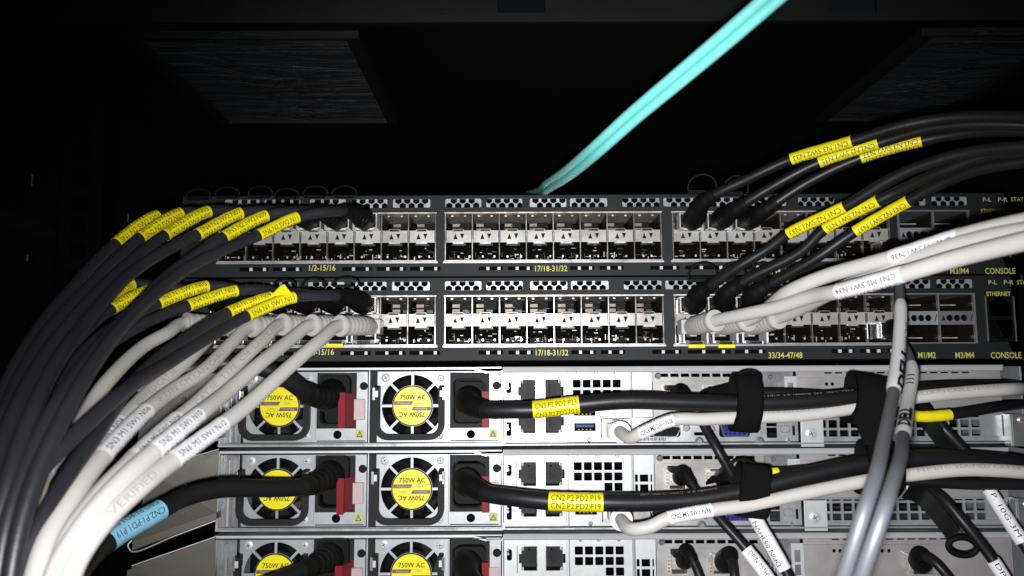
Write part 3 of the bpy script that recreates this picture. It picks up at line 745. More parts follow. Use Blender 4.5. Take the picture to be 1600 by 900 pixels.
    for i in range(1, 15):
        q0 = 1285.5+i*17.15-8.6; xs += [(xs[-1][1], X1(q0), 0), (X1(q0), X1(q0+13.6), 1)]
    xs.append((xs[-1][1], X1(1566), 0)); zs = []; last = zz0
    for y0, y1 in ((671.8, 684.2), (656, 668.4), (640.5, 652.5)):
        zs += [(last, Z1(y1, 1400), 0), (Z1(y1, 1400), Z1(y0, 1400), 1)]; last = Z1(y0, 1400)
    zs.append((last, Z1(638.5, 1400), 0))
    for (a, b, o1) in xs:
        for (c0, c1, o2) in zs:
            if not (o1 and o2): m.add([(a, YS+.6, c0), (b, YS+.6, c0), (b, YS+.6, c1), (a, YS+.6, c1)], [(0, 1, 2, 3)], 'zinc')
            else: m.add([(a, y, z) for y in (YS+.6, YS+1.8) for z in (c0, c1)]+[(b, y, z) for y in (YS+.6, YS+1.8) for z in (c0, c1)], [(0, 1, 3, 2), (4, 5, 7, 6), (0, 2, 6, 4), (1, 3, 7, 5)], 'zinc')
    m.box(X1(1283), X1(1566), YS-.6, YS+.6, zz0-.2, zz0+2.4, 'zinc')
    m.build('vent_grid', sv)
    m = MB(); m.box(X1(1248), X1(1283), YS-2, YS-1, Z1(697.5, 1263), Z1(651, 1263), 'zinc_pale'); pl = m.build('screw_plate', sv, bev=.2)
    m = MB(); screw(m, X1(1263.5), Z1(677, 1263), YS-2, 3.1, 'zinc_pale', .4); m.build('screw', pl)
    m = MB(); m.box(X1(1569), X1(1640), YS-6, YS-4.6, Z1(696, 1580), Z1(646, 1580), 'zinc_dark'); m.box(X1(1566), X1(1570), YS-6, YS, Z1(696, 1580), Z1(646, 1580), 'zinc')
    ea = m.build('mounting_ear', sv, bev=.3)
    m = MB(); screw(m, X1(1582), Z1(655, 1582), YS-6, 1.8, 'tin', .9); m.build('screw', ea)
    return sv, zb, zt
svA, SZB, SZT = make_server()
svA['label'] = 'silver rack server at the top of the three, just under the black switches'; svA['group'] = 'silver rack servers'
svB = copy_tree(svA); svB.location.z -= U1*S; svB['label'] = 'middle silver rack server, crossed by the lower cable bundle and its hook tie'
svC = copy_tree(svA); svC.location.z -= 2*U1*S; svC['label'] = 'lowest silver rack server, cut off by the bottom edge of the photo'
# ------------------------------------------------------------------ slide rails sticking out at the left
def bracket(k, pts, label):
    t = thing('slide_rail', label, 'slide rail', at(300, pts[0][1], 16), 'slide rails left of the servers')
    def q(x, y, Y=12): return at(x, y, Y)
    (tl, tr, br, bl, bw0, bw1) = pts[0:6]
    m = MB(); fr = [q(*tl, 4), q(*tr, 16), q(*br, 16), q(*bl, 4)]
    m.hexa(fr, [p+Vector((0, 1.5, 0)) for p in fr], 'bracket_grey')
    m.build('side_plate', t, bev=.3)
    m = MB(); e0, e1 = q(*bl, 1), q(*br, 14)
    f = [e0, e1, q(br[0], br[1]+bw1, 14), q(bl[0], bl[1]+bw0, 1)]
    m.hexa(f, [p+Vector((0, 7, 0)) for p in f], 'bracket_brown')
    m.tube(spline([q(bl[0]-1, bl[1]-2, 1), q(bl[0]-7, bl[1]+bw0*.4, 0), q(bl[0], bl[1]+bw0+2, 0), q((bl[0]+br[0])/2, (bl[1]+br[1]+bw0+bw1)/2+2, 6), q(br[0], br[1]+bw1+2, 13)], 8), .55, 'zinc_dark', 8)
    m.build('lower_flange', t)
    m = MB(); e0, e1 = q(tl[0]+6, tl[1]-8, 0), q(tr[0], tr[1]-7, 14)
    f = [e0, e1, q(tr[0], tr[1]-1, 14), q(tl[0]+6, tl[1]+4, 0)]
    m.hexa(f, [p+Vector((0, 6, 0)) for p in f], 'bracket_brown')
    m.tube([e0, (e0+e1)/2, e1], .45, 'zinc_dark', 8)
    m.build('upper_flange', t)
    m = MB()
    for u in (.55,): a = q(tl[0]*.5+tr[0]*.5, tl[1]*.5+tr[1]*.5+36, 8); m.cyl(a, (0, -1, 0), 1.3, 1.4, 'chrome', 14); m.cyl(a+Vector((0, 0, -14)), (0, -1, 0), .8, 1.4, 'chrome', 12)
    m.build('rivet', t)
bracket(0, [(232, 596), (343, 579), (343, 679), (214, 700), 8, 6], 'grey slide rail end beside the top server, mostly behind the white cables')
bracket(1, [(236, 738), (342, 709), (338, 801), (207, 846), 14, 10], 'grey slide rail end with brown flange beside the middle server')
bracket(2, [(200, 892), (336, 846), (336, 930), (190, 960), 14, 10], 'grey slide rail end beside the lowest server, cut by the photo edge')
# ------------------------------------------------------------------ cables
def A3(pts): return [at(*p) for p in pts]
def flat(pts): return [(x, y, -(120+95*math.tanh((-Y-120)/70)) if Y < -120 else Y) for x, y, Y in pts]
def ring_pts(c, ux, uz, a, b, n=20, a0=0, a1=2*pi): return [c+ux*(a*math.cos(a0+(a1-a0)*i/n))+uz*(b*math.sin(a0+(a1-a0)*i/n)) for i in range(n+1)]
def jacket(t, pts, r, m, name='jacket', prints=None, k=12):
    P = Path(spline(pts, k)); mb = MB(); mb.tube(P.P, r, m, 18)
    for (txt, pa, pb, h, ang, flip, ink) in (prints or []):
        a, b = P.near(*pa), P.near(*pb)
        if flip: a, b = b, a
        wrap_text(mb, P, a, b, r+.05, txt, h, ink, ang, 1.0)
    mb.build(name, t); return P
def ribbed(t, P, r0, r1, m, n=9, name='boot', flange=0, depth=.2):
    """moulded strain relief: rings cut into a tapering sleeve"""
    PT = Path(spline(P, 12)); q = PT.sub(0, PT.L[-1], n*4); rr = []
    for i in range(len(q)):
        k = i/(len(q)-1); r = r0+(r1-r0)*k
        rr.append(r-(depth if (i % 4) in (2, 3) and .06 < k < .93 else 0))
    if flange: rr[-3] = r1+flange; rr[-2] = r1+flange; rr[-1] = r1+flange*.7
    mb = MB(); mb.tube(q, rr, m, 22, flat=1.0); return mb.build(name, t)
def loop(t, px, py, Y, w_, h_, name='pull_loop'):
    c = at(px, py, Y); mb = MB()
    P = ring_pts(c, Vector((1, -.15, 0)), Vector((0, -.3, 1)), w_, h_, 18, -.15*pi, 1.15*pi)
    mb.tube(P, .55, 'plastic_black', 8, flat=1.0)
    mb.box(c.x-w_*.95, c.x+w_*.6, c.y+1, c.y+3, c.z-h_*.55, c.z-h_*.25, 'plastic_black')
    mb.build(name, t)
def sfp_shell(t, px, py, dirx=0):
    """metal nose of a plug standing out of a switch port; centre of the port in px"""
    c = at(px, py, 0); mb = MB(); w_, h = 6.3, 4.1
    mb.box(c.x-w_, c.x+w_, -9, 3, c.z-h, c.z+h, 'tin')
    mb.box(c.x-w_+.8, c.x+w_-.8, -9.6, -9, c.z-h+.6, c.z+h-.6, 'plastic_black')
    mb.box(c.x-w_+1.5, c.x+w_-1.2, -11.6, -8.6, c.z-h-1.1, c.z-h-.2, 'zinc_pale')
    for sx in (-1, 1): mb.box(c.x+sx*w_-(.3 if sx < 0 else -.05), c.x+sx*w_+(-.05 if sx < 0 else .3), -10.5, 0, c.z-h-.4, c.z+h*.7, 'chrome')
    mb.build('connector_shell', t, bev=.15); return c

def twinax(label, group, plug, pts, sl=None, txt='', flip=False, lp=None, r=2.5, rs=2.72, jm='pvc_black', boot_d=None, ang=.25, ang2=None, h=2.3, name='twinax_cable', second=True):
    c = at(*plug, 0)
    t = thing(name, label, 'cable', (c.x, 0, c.z), group)
    sfp_shell(t, *plug)
    pp = A3(pts); b0 = Vector((c.x, -9.5, c.z))
    j = [b0, b0+Vector((0, -6, 0))]
    mb = MB()
    B = Path(spline([b0, b0+Vector((0, -7, 0))]+pp[:2], 10)); L = min(B.L[-1], 32)
    q = B.sub(0, L, 26); rr = []
    for i in range(27):
        k = i/26; base = 5.5-(5.5-3.6)*max(0, min(1, (k-.3)*1.6))
        rr.append(base-(.35 if (i % 3 == 2 and .35 < k < .9) else 0))
    mb.tube(q, rr, 'plastic_black', 20); mb.build('boot', t)
    P = jacket(t, [b0, b0+Vector((0, -7, 0))]+pp, r, jm)
    if sl:
        L = [(txt, ang)]
        if second: L.append((txt, ang2 if ang2 is not None else ang-1.15))
        sleeve(t, P, sl[0], sl[1], rs, 'label_yellow', L, h, flip)
    if lp: loop(t, *lp)
    return t, P

colx = lambda base, i: base+42.7*i
# --- six upper left
UP = [
 ('SN1.N2.SW2.N01', [(330, 338, -34), (290, 338, -52), (246, 337, -66), (181, 381, -84), (113, 451, -110), (65, 509, -130), (29, 567, -146), (0, 630, -160), (-45, 730, -185)], ((181, 381), (246, 338)), 1.0, (310, 306, -18, 6.5, 3.2)),
 ('SN2.N2.SW2.N03', [(365, 336, -34), (325, 333, -52), (283, 333, -64), (218, 372, -82), (142, 445, -110), (77, 516, -134), (40, 575, -150), (5, 650, -170), (-35, 745, -195)], ((218, 372), (282, 333)), .75, (355, 303, -18, 6.5, 3.2)),
 ('SN3.N2.SW2.N05', [(405, 334, -34), (365, 330, -52), (327, 330, -62), (257, 368, -80), (182, 428, -108), (110, 504, -136), (60, 572, -154), (20, 650, -176), (-12, 740, -200), (-35, 850, -225)], ((257, 368), (326, 331)), .5, (407, 302, -18, 6.5, 3.5)),
 ('SN4.N2.SW2.N07', [(450, 332, -34), (415, 329, -52), (376, 333, -61), (308, 367, -78), (254, 394, -92), (201, 430, -110), (137, 500, -136), (87, 568, -158), (50, 645, -180), (16, 740, -204), (-12, 850, -228)], ((308, 367), (376, 334)), .35, (448, 305, -18, 6.5, 3.2)),
 ('SN5.N2.SW2.N09', [(500, 332, -34), (460, 330, -52), (416, 337, -61), (349, 371, -77), (268, 427, -100), (193, 500, -130), (129, 574, -156), (76, 655, -180), (34, 745, -202), (11, 820, -220), (-8, 930, -242)], ((349, 371), (416, 338)), .3, (493, 302, -18, 6.5, 3.5)),
 ('SN6.N2.SW2.N11', [(550, 331, -34), (510, 331, -50), (463, 340, -60), (403, 368, -74), (345, 392, -90), (290, 421, -106), (226, 474, -128), (161, 548, -152), (105, 640, -178), (58, 740, -202), (30, 830, -222), (10, 940, -245)], ((403, 368), (464, 340)), -.1, (538, 302, -18, 6.5, 3.5)),
]
ordn = ['outermost', 'second from the outside', 'third from the outside', 'fourth from the outside', 'fifth from the outside', 'innermost']
for i, (tx, pts, sl, ang, lp) in enumerate(UP):
    twinax('black cable, yellow sleeve %s, from the upper switch down left' % tx, 'black cables from the upper switch to the left', (colx(362, i), 350),
           flat(pts), sl, tx, False, lp, jm='pvc_black_lit', ang=ang)
LW = [
 ('SN1.N1.SW1.N01', [(330, 467, -30), (270, 455, -44), (208, 444, -56), (157, 482, -76), (110, 525, -96), (60, 585, -120), (10, 655, -140), (-40, 740, -165)], ((157, 482), (207, 446)), .9, None),
 ('SN2.N1.SW1.N03', [(365, 467, -30), (310, 454, -44), (245, 451, -58), (174, 483, -76), (130, 520, -94), (80, 580, -118), (30, 662, -142), (-20, 760, -168)], ((174, 483), (243, 452)), .6, None),
 ('SN3.N1.SW1.N05', [(405, 466, -30), (370, 452, -44), (325, 447, -54), (247, 474, -70), (190, 503, -86), (130, 550, -106), (78, 615, -130), (30, 705, -158), (-5, 800, -182)], ((247, 474), (324, 449)), .5, (445, 447, -18, 6, 3.6)),
 ('SN4.N1.SW1.N07', [(450, 466, -30), (415, 454, -44), (370, 454, -54), (293, 478, -70), (225, 505, -88), (150, 552, -110), (95, 620, -136), (50, 700, -162), (15, 800, -188), (-5, 900, -212)], ((293, 478), (369, 455)), .3, (490, 446, -18, 6, 3.6)),
 ('SN5.N1.SW1.N09', [(500, 467, -30), (470, 459, -44), (425, 464, -54), (356, 489, -70), (290, 528, -94), (215, 590, -124), (144, 688, -160), (80, 785, -190), (35, 880, -215), (20, 940, -230)], ((356, 489), (424, 465)), .5, (0, 0, 0, 0, 0)),
 ('SN6.N1.SW1.N11', [(548, 466, -30), (510, 462, -46), (458, 465, -58), (385, 494, -76), (325, 528, -98), (262, 568, -122), (185, 618, -152), (94, 702, -182), (0, 802, -212), (-60, 870, -232)], ((385, 494), (459, 465)), -.05, (541, 443, -18, 6.5, 3.2)),
]
for i, (tx, pts, sl, ang, lp) in enumerate(LW):
    if lp and lp[3] == 0: lp = None
    t_, P_ = twinax('black cable, yellow sleeve %s, from the lower switch down left' % tx, 'black cables from the lower switch to the left', (colx(360, i), 478),
           flat(pts), sl, tx, False, lp, jm='pvc_black_lit', ang=ang)
    if i == 5:
        a_ = P_.near(447, 466); q = P_.pos(a_); m = MB(); z_ = Vector((0, 0, 1))
        m.hexa([q+Vector((-6.5, -2.9, 1.2)), q+Vector((3.0, -2.9, 2.2)), q+Vector((-.8, -1.5, 6.6)), q+Vector((-2.4, -1.2, 6.2))], [q+Vector((-6.5, -2.3, 1.2)), q+Vector((3.0, -2.3, 2.2)), q+Vector((-.8, -.9, 6.6)), q+Vector((-2.4, -.6, 6.2))], 'label_yellow')
        m.build('sleeve_fold', t_, bev=.1)
# --- right hand black cables
RU = [('CN1.N3.SW2.N33', (1074, 350), [(1101, 314, -34), (1172, 278, -48), (1236, 249, -58), (1331, 221, -72), (1400, 199, -84), (1470, 186, -95), (1547, 182, -108), (1640, 186, -125)], ((1236, 249), (1331, 221)), .1, (1097, 292, -22, 7, 6)),
      ('CN2.N3.SW2.N35', (1117, 350), [(1148, 328, -34), (1208, 291, -46), (1279, 254, -56), (1372, 224, -68), (1450, 202, -82), (1530, 194, -96), (1640, 197, -112)], ((1279, 253), (1372, 224)), .2, (1150, 294, -22, 6, 6)),
      ('CN3.N3.SW2.N37', (1160, 350), [(1190, 332, -32), (1262, 285, -44), (1344, 247, -56), (1440, 220, -68), (1510, 208, -80), (1570, 204, -92), (1650, 206, -106)], ((1344, 246), (1440, 220)), -.1, None)]
for tx, pl, pts, sl, ang, lp in RU:
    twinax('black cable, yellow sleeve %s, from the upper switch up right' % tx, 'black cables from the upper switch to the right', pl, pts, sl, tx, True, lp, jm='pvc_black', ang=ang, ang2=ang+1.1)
RL = [('CN1.N2.SW1.N33', (1075, 478), [(1090, 461, -28), (1111, 446, -36), (1152, 418, -46), (1201, 388, -54), (1231, 366, -60), (1320, 323, -78), (1380, 287, -90), (1422, 266, -98), (1511, 239, -114), (1640, 226, -136)], ((1232, 366), (1320, 323)), .1, (1098, 430, -22, 7, 6)),
      ('CN2.N2.SW1.N35', (1118, 478), [(1134, 461, -28), (1160, 441, -36), (1250, 394, -52), (1289, 358, -60), (1372, 314, -76), (1404, 299, -82), (1475, 267, -98), (1546, 243, -112), (1650, 232, -132)], ((1289, 358), (1372, 314)), .25, (1145, 430, -22, 6, 6)),
      ('CN3.N2.SW1.N37', (1161, 478), [(1176, 461, -28), (1206, 443, -36), (1274, 404, -50), (1336, 362, -60), (1420, 314, -76), (1475, 285, -88), (1529, 265, -100), (1650, 246, -122)], ((1336, 362), (1420, 315)), .3, (1190, 430, -22, 6, 6))]
for tx, pl, pts, sl, ang, lp in RL:
    twinax('black cable, yellow sleeve %s, from the lower switch up right' % tx, 'black cables from the lower switch to the right', pl, pts, sl, tx, True, lp, jm='pvc_black', ang=ang, ang2=ang+1.1)

# --- copper modules and white patch cables
def module(px, py, tab, label, group):
    c = at(px, py, 0); t = thing('port_adapter', label, 'port adapter', (c.x, 0, c.z), group)
    m = MB(); w_, h = 6.4, 5.9; z0, z1 = c.z-h, c.z+h
    m.plate([rect(c.x-w_, c.x+w_, z0, z1), rect(c.x-w_+.8, c.x+w_-.8, z0+1.0, z1-.7)], -13, 1, 'zinc_pale'); m.box(c.x-w_+.7, c.x+w_-.7, -1, 0, z0+.9, z1-.7, 'hole_black')
    m.box(c.x+w_-.05, c.x+w_+.25, -13.4, -.5, z0+.2, z1-.4, 'chrome'); m.box(c.x-w_-.25, c.x-w_+.05, -13.4, -.5, z0+.2, z1-.4, 'chrome')
    m.build('housing', t, bev=.15)
    m = MB()
    for sx in (-1, 1): m.box(c.x+sx*4.4-1.1, c.x+sx*4.4+1.1, -14.2, -12.6, z0-.6, z0+1.4, 'chrome')
    m.box(c.x-3.2, c.x+3.2, -13.8, -12.8, z0-.2, z0+.9, 'tin_dark')
    if tab: m.box(c.x-4.3, c.x+4.3, -15.4, -13.4, z0-2.5, z0-.7, 'label_yellow')
    m.build('bail_latch', t, bev=.25); return t
ML = ['under the outermost white cable', 'under the second white cable', 'with yellow latch, under the third white cable', 'under the fourth white cable', 'with yellow latch, under the fifth white cable', 'rightmost at the left end of the lower switch']
def wcable(label, group, plug, mouth, pts, sl=None, txt='', flip=False, ang=.15, ang2=None, prints=None, r=2.98, rb=5.1, pname='patch_cable', h=2.4, baseY=-12.5, bold=.01, slr=.13):
    c = at(*plug, baseY)
    t = thing(pname, label, 'cable', c, group)
    m = MB(); m.box(c.x-5.5, c.x+5.5, baseY-2.5, baseY+8, c.z-3.6, c.z+3.8, 'boot_clear')
    m.box(c.x-1.6, c.x+1.6, baseY-5, baseY+4, c.z-5.0, c.z-3.7, 'boot_clear'); m.build('plug', t, bev=.3)
    mo = at(*mouth)
    d = (mo-c)
    ribbed(t, [c+Vector((0, -1.5, 0)), c+Vector((d.x*.15, d.y*.5, d.z*.2)), mo], rb-.6, rb, 'boot_clear', 11, flange=.2)
    pp = A3(pts); P = jacket(t, [c+Vector((d.x*.15, d.y*.5, d.z*.2)), mo+(mo-c)*.03]+pp, r, 'pvc_beige', prints=prints)
    if sl: sleeve(t, P, sl[0], sl[1], r+slr, 'label_white', [(txt, ang), (txt, ang2 if ang2 is not None else ang-1.0)], h, flip, bold=bold)
    return t, P
WH = [
 ('SN1.M1.SW1.N02', (290, 505, -40), [(262, 520, -56), (225, 541, -72), (175, 588, -100), (135, 640, -122), (100, 692, -142), (66, 742, -160), (45, 800, -178), (25, 880, -200), (20, 940, -212)], ((104, 686), (66, 742)), None),
 ('SN2.M1.SW1.N04', (347, 508, -40), [(320, 535, -58), (285, 570, -80), (235, 612, -104), (188, 660, -128), (113, 742, -162), (75, 800, -184), (50, 870, -206), (38, 940, -222)], ((187, 661), (114, 741)), ('VERIFIED CAT.5E', (270, 585), (205, 642))),
 ('SN3.M1.SW1.N06', (393, 510, -40), [(362, 536, -60), (320, 578, -86), (270, 610, -108), (228, 643, -128), (157, 717, -158), (110, 782, -182), (72, 848, -204), (48, 930, -226)], ((228, 643), (158, 717)), ('E TYPE CM LAN CABLE', (345, 553), (240, 632))),
 ('SN4.M1.SW1.N08', (441, 507, -40), [(410, 532, -60), (362, 577, -86), (310, 628, -112), (262, 668, -132), (205, 722, -158), (150, 780, -182), (108, 842, -206), (80, 930, -228)], ((276, 655), (208, 720)), ('CAT.5E  TYPE  CM  LAN CABLE', (436, 512), (300, 640))),
 ('SN5.M1.SW1.N10', (487, 508, -40), [(455, 530, -58), (410, 565, -84), (355, 612, -112), (308, 650, -134), (238, 708, -160), (185, 757, -180), (135, 815, -202), (92, 885, -224), (72, 950, -240)], ((308, 650), (238, 708)), None),
 ('SN6.M1.SW1.N12', (531, 509, -40), [(500, 532, -60), (445, 580, -88), (390, 630, -114), (347, 664, -130), (268, 722, -156), (215, 765, -176), (160, 818, -198), (118, 880, -220), (95, 950, -240)], ((347, 664), (268, 723)), ('VERIFIED', (235, 750), (165, 812))),
]
for i, (tx, mo, pts, sl, pr) in enumerate(WH):
    px = colx(362, i)
    module(px, 519, i in (2, 4), 'metal port adapter %s' % ML[i], 'metal port adapters in the lower switch')
    prn = [(pr[0], (min(pr[1][0], pr[2][0]), max(pr[1][1], pr[2][1])), (max(pr[1][0], pr[2][0]), min(pr[1][1], pr[2][1])), 2.2, .1, False, 'ink_grey')] if pr else None
    wcable('white patch cable, white sleeve %s, curving down left' % tx, 'white patch cables from the lower switch to the left', (px+3, 511), mo, flat(pts), sl, tx.replace('.', ' '), False, .1, -1.2, prn, h=2.1, bold=0)
for i, (px, nm) in enumerate(((1086, 'leftmost in the right hand port group, with yellow latch'), (1131, 'middle of three in the right hand port group, with yellow latch'), (1176, 'third in the right hand port group, with plain latch'))):
    module(px-8, 520, i < 2, 'metal port adapter '+nm, 'metal port adapters in the lower switch')
WR = [
 ('CN3.M5.SW1.N38', (1170, 511), (1216, 497, -42), [(1250, 483, -60), (1300, 457, -90), (1370, 428, -120), (1450, 396, -145), (1540, 372, -168), (1660, 352, -195)], None),
 ('CN2.M5.SW1.N36', (1125, 511), (1168, 501, -42), [(1196, 484, -58), (1232, 456, -84), (1292, 431, -104), (1390, 404, -130), (1500, 370, -156), (1570, 353, -172), (1680, 332, -195)], ((1396, 402), (1503, 369))),
 ('CN1.M5.SW1.N34', (1080, 511), (1118, 501, -42), [(1160, 492, -60), (1215, 480, -80), (1270, 463, -100), (1312, 455, -118), (1415, 427, -148), (1500, 402, -166), (1600, 377, -188), (1700, 352, -208)], ((1312, 455), (1415, 427))),
]
for k, (tx, pl, mo, pts, sl) in enumerate(WR):
    wcable('white patch cable, white sleeve %s, running up right' % tx if sl else 'white patch cable with no sleeve showing, behind the two sleeved ones at right', 'white patch cables from the lower switch to the right',
           pl, mo, pts, sl, tx, True, .0, 1.2, h=2.0, bold=0)

# --- teal fibre pair
c = at(848, 299, 10); t = thing('fibre_cable', 'turquoise twin fibre cable rising right from behind the upper switch', 'cable', c)
pp = A3([(826, 306, 90), (842, 302, 40), (856, 291, -20), (888, 270, -78), (930, 235, -118), (990, 181, -145), (1064, 119, -168), (1135, 59, -184), (1203, 0, -195), (1290, -76, -208)])
Pc = spline(pp, 12); Tn, Nn, Un = frames(Pc)
for sg, nm in ((1, 'upper'), (-1, 'lower')):
    q = [p+(u*sg*1.66) for p, u in zip(Pc, Un)]
    mb = MB(); mb.tube(q, 1.7, 'teal', 16); mb.build('fibre_jacket', t)

# --- two black cords in front, flash glare painted into their jackets
def near_cord(label, plug, boot, pts, sl, rot_txt, ang):
    c = at(*plug, 0); t = thing('sleeved_cable', label, 'cable', (c.x, 0, c.z), 'dark cables with white sleeves in front of the servers')
    sfp_shell(t, *plug); m = MB()
    B = spline([Vector((c.x, -9, c.z)), at(*boot), at(*pts[0])], 10); m.tube(B, [5.2-2.9*i/(len(B)-1) for i in range(len(B))], 'plastic_black', 18); m.build('boot', t)
    P = jacket(t, [Vector((c.x, -9, c.z)), at(*boot)]+A3(pts), 2.0, 'pvc_black_glare')
    a, b = P.near(*sl[0]), P.near(*sl[1]); mb = MB(); q = P.sub(a, b, 20); mb.tube(q, [2.2]+[2.6]*19+[2.2], 'label_white', 24, caps=False)
    for (s_, u0, u1, ang_, h, bd) in rot_txt:
        wrap_text(mb, P, a+(b-a)*u0, a+(b-a)*u1, 2.68, s_, h, 'ink', ang_, 1.0, bold=bd)
    mb.build('label_sleeve', t); return t
near_cord('dark cable with long white sleeve from the upper switch, left of the sleeve marked DELL', (1383, 392), (1388, 392, -22),
          [(1402, 430, -46), (1407, 472, -66), (1405, 540, -98), (1396, 612, -135), (1381, 688, -175), (1368, 745, -197), (1350, 800, -205), (1318, 900, -202), (1294, 970, -192)], ((1407, 473), (1393, 612)),
          [('DELL', .98, .52, -1.05, 3.6, .05), ('BC40-0088', .25, .75, 1.1, 1.8, 0)], 0)
near_cord('dark cable with white sleeve marked DELL from the lower switch', (1382, 516), (1392, 520, -24),
          [(1412, 540, -46), (1425, 572, -66), (1418, 630, -104), (1411, 682, -150), (1407, 715, -180), (1396, 751, -198), (1380, 802, -208), (1347, 897, -206), (1322, 970, -195)], ((1424, 570), (1408, 682)),
          [('DELL', .92, .62, .1, 4.2, .06), ('|||', .18, .29, -.1, 2.4, 0)], 0)

# --- power cords
def power_cord(label, group, plug, relief, pts, r=4.2, sl=None, txt='', slm='label_yellow', ribs=True, flip=False, angs=(.42, -.42), h=2.9, lab2=True, prints=None):
    c = at(*plug, YS); t = thing('power_cord', label, 'power cord', c, group)
    m = MB(); m.plate([rrect(c.x-8.2, c.x+8.2, c.z-10.5, c.z+9.0, 3.2)], YS-9, YS+6, 'plastic_black'); m.build('plug', t, bev=1.2)
    R_ = A3(relief); c2 = Vector((c.x-1, YS-7, c.z-.5))
    PT = Path(spline([c2]+R_, 12)); n = 28; q = PT.sub(0, PT.L[-1], n)
    rr = [8.2-(8.2-r-.5)*(i/n)**.7-(.55 if (ribs and i % 4 in (2, 3) and 5 < i < n-2) else 0) for i in range(n+1)]
    m = MB(); m.tube(q, rr, 'plastic_black', 24)
    m.build('strain_relief', t)
    P = jacket(t, R_+A3(pts), r, 'pvc_black', prints=prints)
    if sl: sleeve(t, P, sl[0], sl[1], r+.16, slm, [(txt, a) for a in angs], h, flip)
    return t, P
g = 'power cords running right'
power_cord('black power cord, yellow sleeve CN3.P2.PD2.P23, across the top server', g, (737, 622), [(728, 626, 4), (738, 634, -10), (757, 640, -16)],
           [(800, 641, -20), (835, 640, -21), (905, 632, -23), (980, 626, -24), (1060, 628, -24), (1163, 630, -24), (1270, 626, -24), (1360, 618, -22), (1450, 610, -18), (1560, 606, 0), (1625, 606, 60), (1640, 606, 160)],
           4.3, ((833, 640), (905, 632)), 'CN3.P2.PD2.P23', angs=(.35, -.75), ribs=False, prints=[('E 3G1.0  3 X 18AWG  SVT  105 C  VW-1', (1190, 618), (1330, 612), 1.3, .95, False, 'ink_grey')])
power_cord('black power cord, yellow sleeve CN2.P2:PD2.P19, across the middle server', g, (735, 748), [(727, 752, 4), (738, 760, -10), (757, 770, -16)],
           [(800, 777, -22), (858, 783, -26), (942, 785, -28), (1010, 785, -28), (1090, 780, -28), (1172, 765, -28), (1270, 741, -28), (1365, 722, -28), (1450, 716, -28), (1560, 722, -26), (1680, 736, -20)],
           4.4, ((858, 783), (942, 785)), 'CN2.P2:PD2.P19', angs=(.42, -.45), ribs=False, h=3.0, prints=[('SVT 105 C  VW-1  3 X 18AWG', (1000, 775), (1120, 768), 1.3, 1.0, False, 'ink_grey')])
power_cord('black power cord without sleeve at the right supply of the lowest server', g, (736, 876), [(727, 882, 4), (732, 900, -8), (745, 915, -16)], [(800, 935, -22), (900, 950, -24), (1000, 960, -24)], 4.3, ribs=False)
g = 'power cords running left'
power_cord('black power cord with light blue sleeve, behind the white cables beside the top server', g, (527, 612), [(510, 620, 2), (492, 619, -14), (475, 612, -26)],
           [(448, 593, -34), (400, 572, -42), (330, 570, -48), (270, 586, -54), (222, 606, -60), (170, 640, -72), (110, 720, -95), (70, 820, -120)], 4.2, ((240, 598), (210, 612)), 'CN3.P1', 'label_blue', h=2.4)
power_cord('black power cord, light blue sleeve CN2.P1:PD1.P19, beside the middle server', g, (525, 737), [(508, 746, 2), (490, 756, -14), (472, 761, -26)],
           [(430, 763, -38), (340, 764, -60), (285, 778, -74), (250, 797, -86), (168, 846, -108), (125, 890, -124), (95, 950, -140)], 4.2, ((250, 796), (168, 846)), 'CN2.P1:PD1.P19', 'label_blue', flip=True, angs=(.1, -.9), h=2.6)
power_cord('black power cord plugged in the left supply of the lowest server', g, (524, 864), [(507, 874, 2), (490, 884, -14), (470, 893, -24)],
           [(440, 905, -34), (390, 925, -50), (330, 950, -70)], 4.2)

# --- white cables and straps in front of the servers
def srv_white(label, plug, mouth, pts, sl, tx, ang, prints):
    c = at(*plug, YS-1)
    t = thing('patch_cable', label, 'cable', c, 'white patch cables of the servers')
    m = MB(); m.box(c.x-5.6, c.x+5.6, YS-11, YS+6, c.z-4, c.z+4, 'boot_clear'); m.box(c.x-2, c.x+2, YS-9, YS+3, c.z+4, c.z+5.4, 'boot_clear'); m.build('plug', t, bev=.4)
    mo = at(*mouth); ribbed(t, [Vector((c.x, YS-9, c.z)), Vector((c.x+.5, YS-17, c.z-.3)), mo], 5.2, 5.4, 'boot_clear', 6, flange=.3, depth=.2)
    P = jacket(t, [Vector((c.x+.5, YS-17, c.z-.3)), mo]+A3(pts), 3.15, 'pvc_beige', prints=prints)
    sleeve(t, P, sl[0], sl[1], 3.3, 'label_white', [(tx, ang), (tx, ang+1.3)], 2.1, False, bold=.012)
srv_white('white patch cable with sleeve CN3.M5.SW1.N38 in front of the top server', (962, 671), (969, 675, -6),
          [(985, 684, -17), (1003, 676, -22), (1052, 656, -24), (1100, 655, -24), (1165, 652, -24), (1250, 649, -24), (1345, 636, -24), (1430, 621, -26), (1510, 613, -26), (1580, 608, -22), (1606, 607, 10), (1618, 606, 120)],
          ((1001, 677), (1052, 656)), 'CN3.M5.SW1.N38', -.1, [('VERIFIED CAT.5E TYPE CM', (1190, 643), (1330, 632), 1.8, .85, False, 'ink_grey'), ('MILLION CABLE VERIFIED', (1425, 615), (1560, 605), 1.9, .5, False, 'ink_grey')])
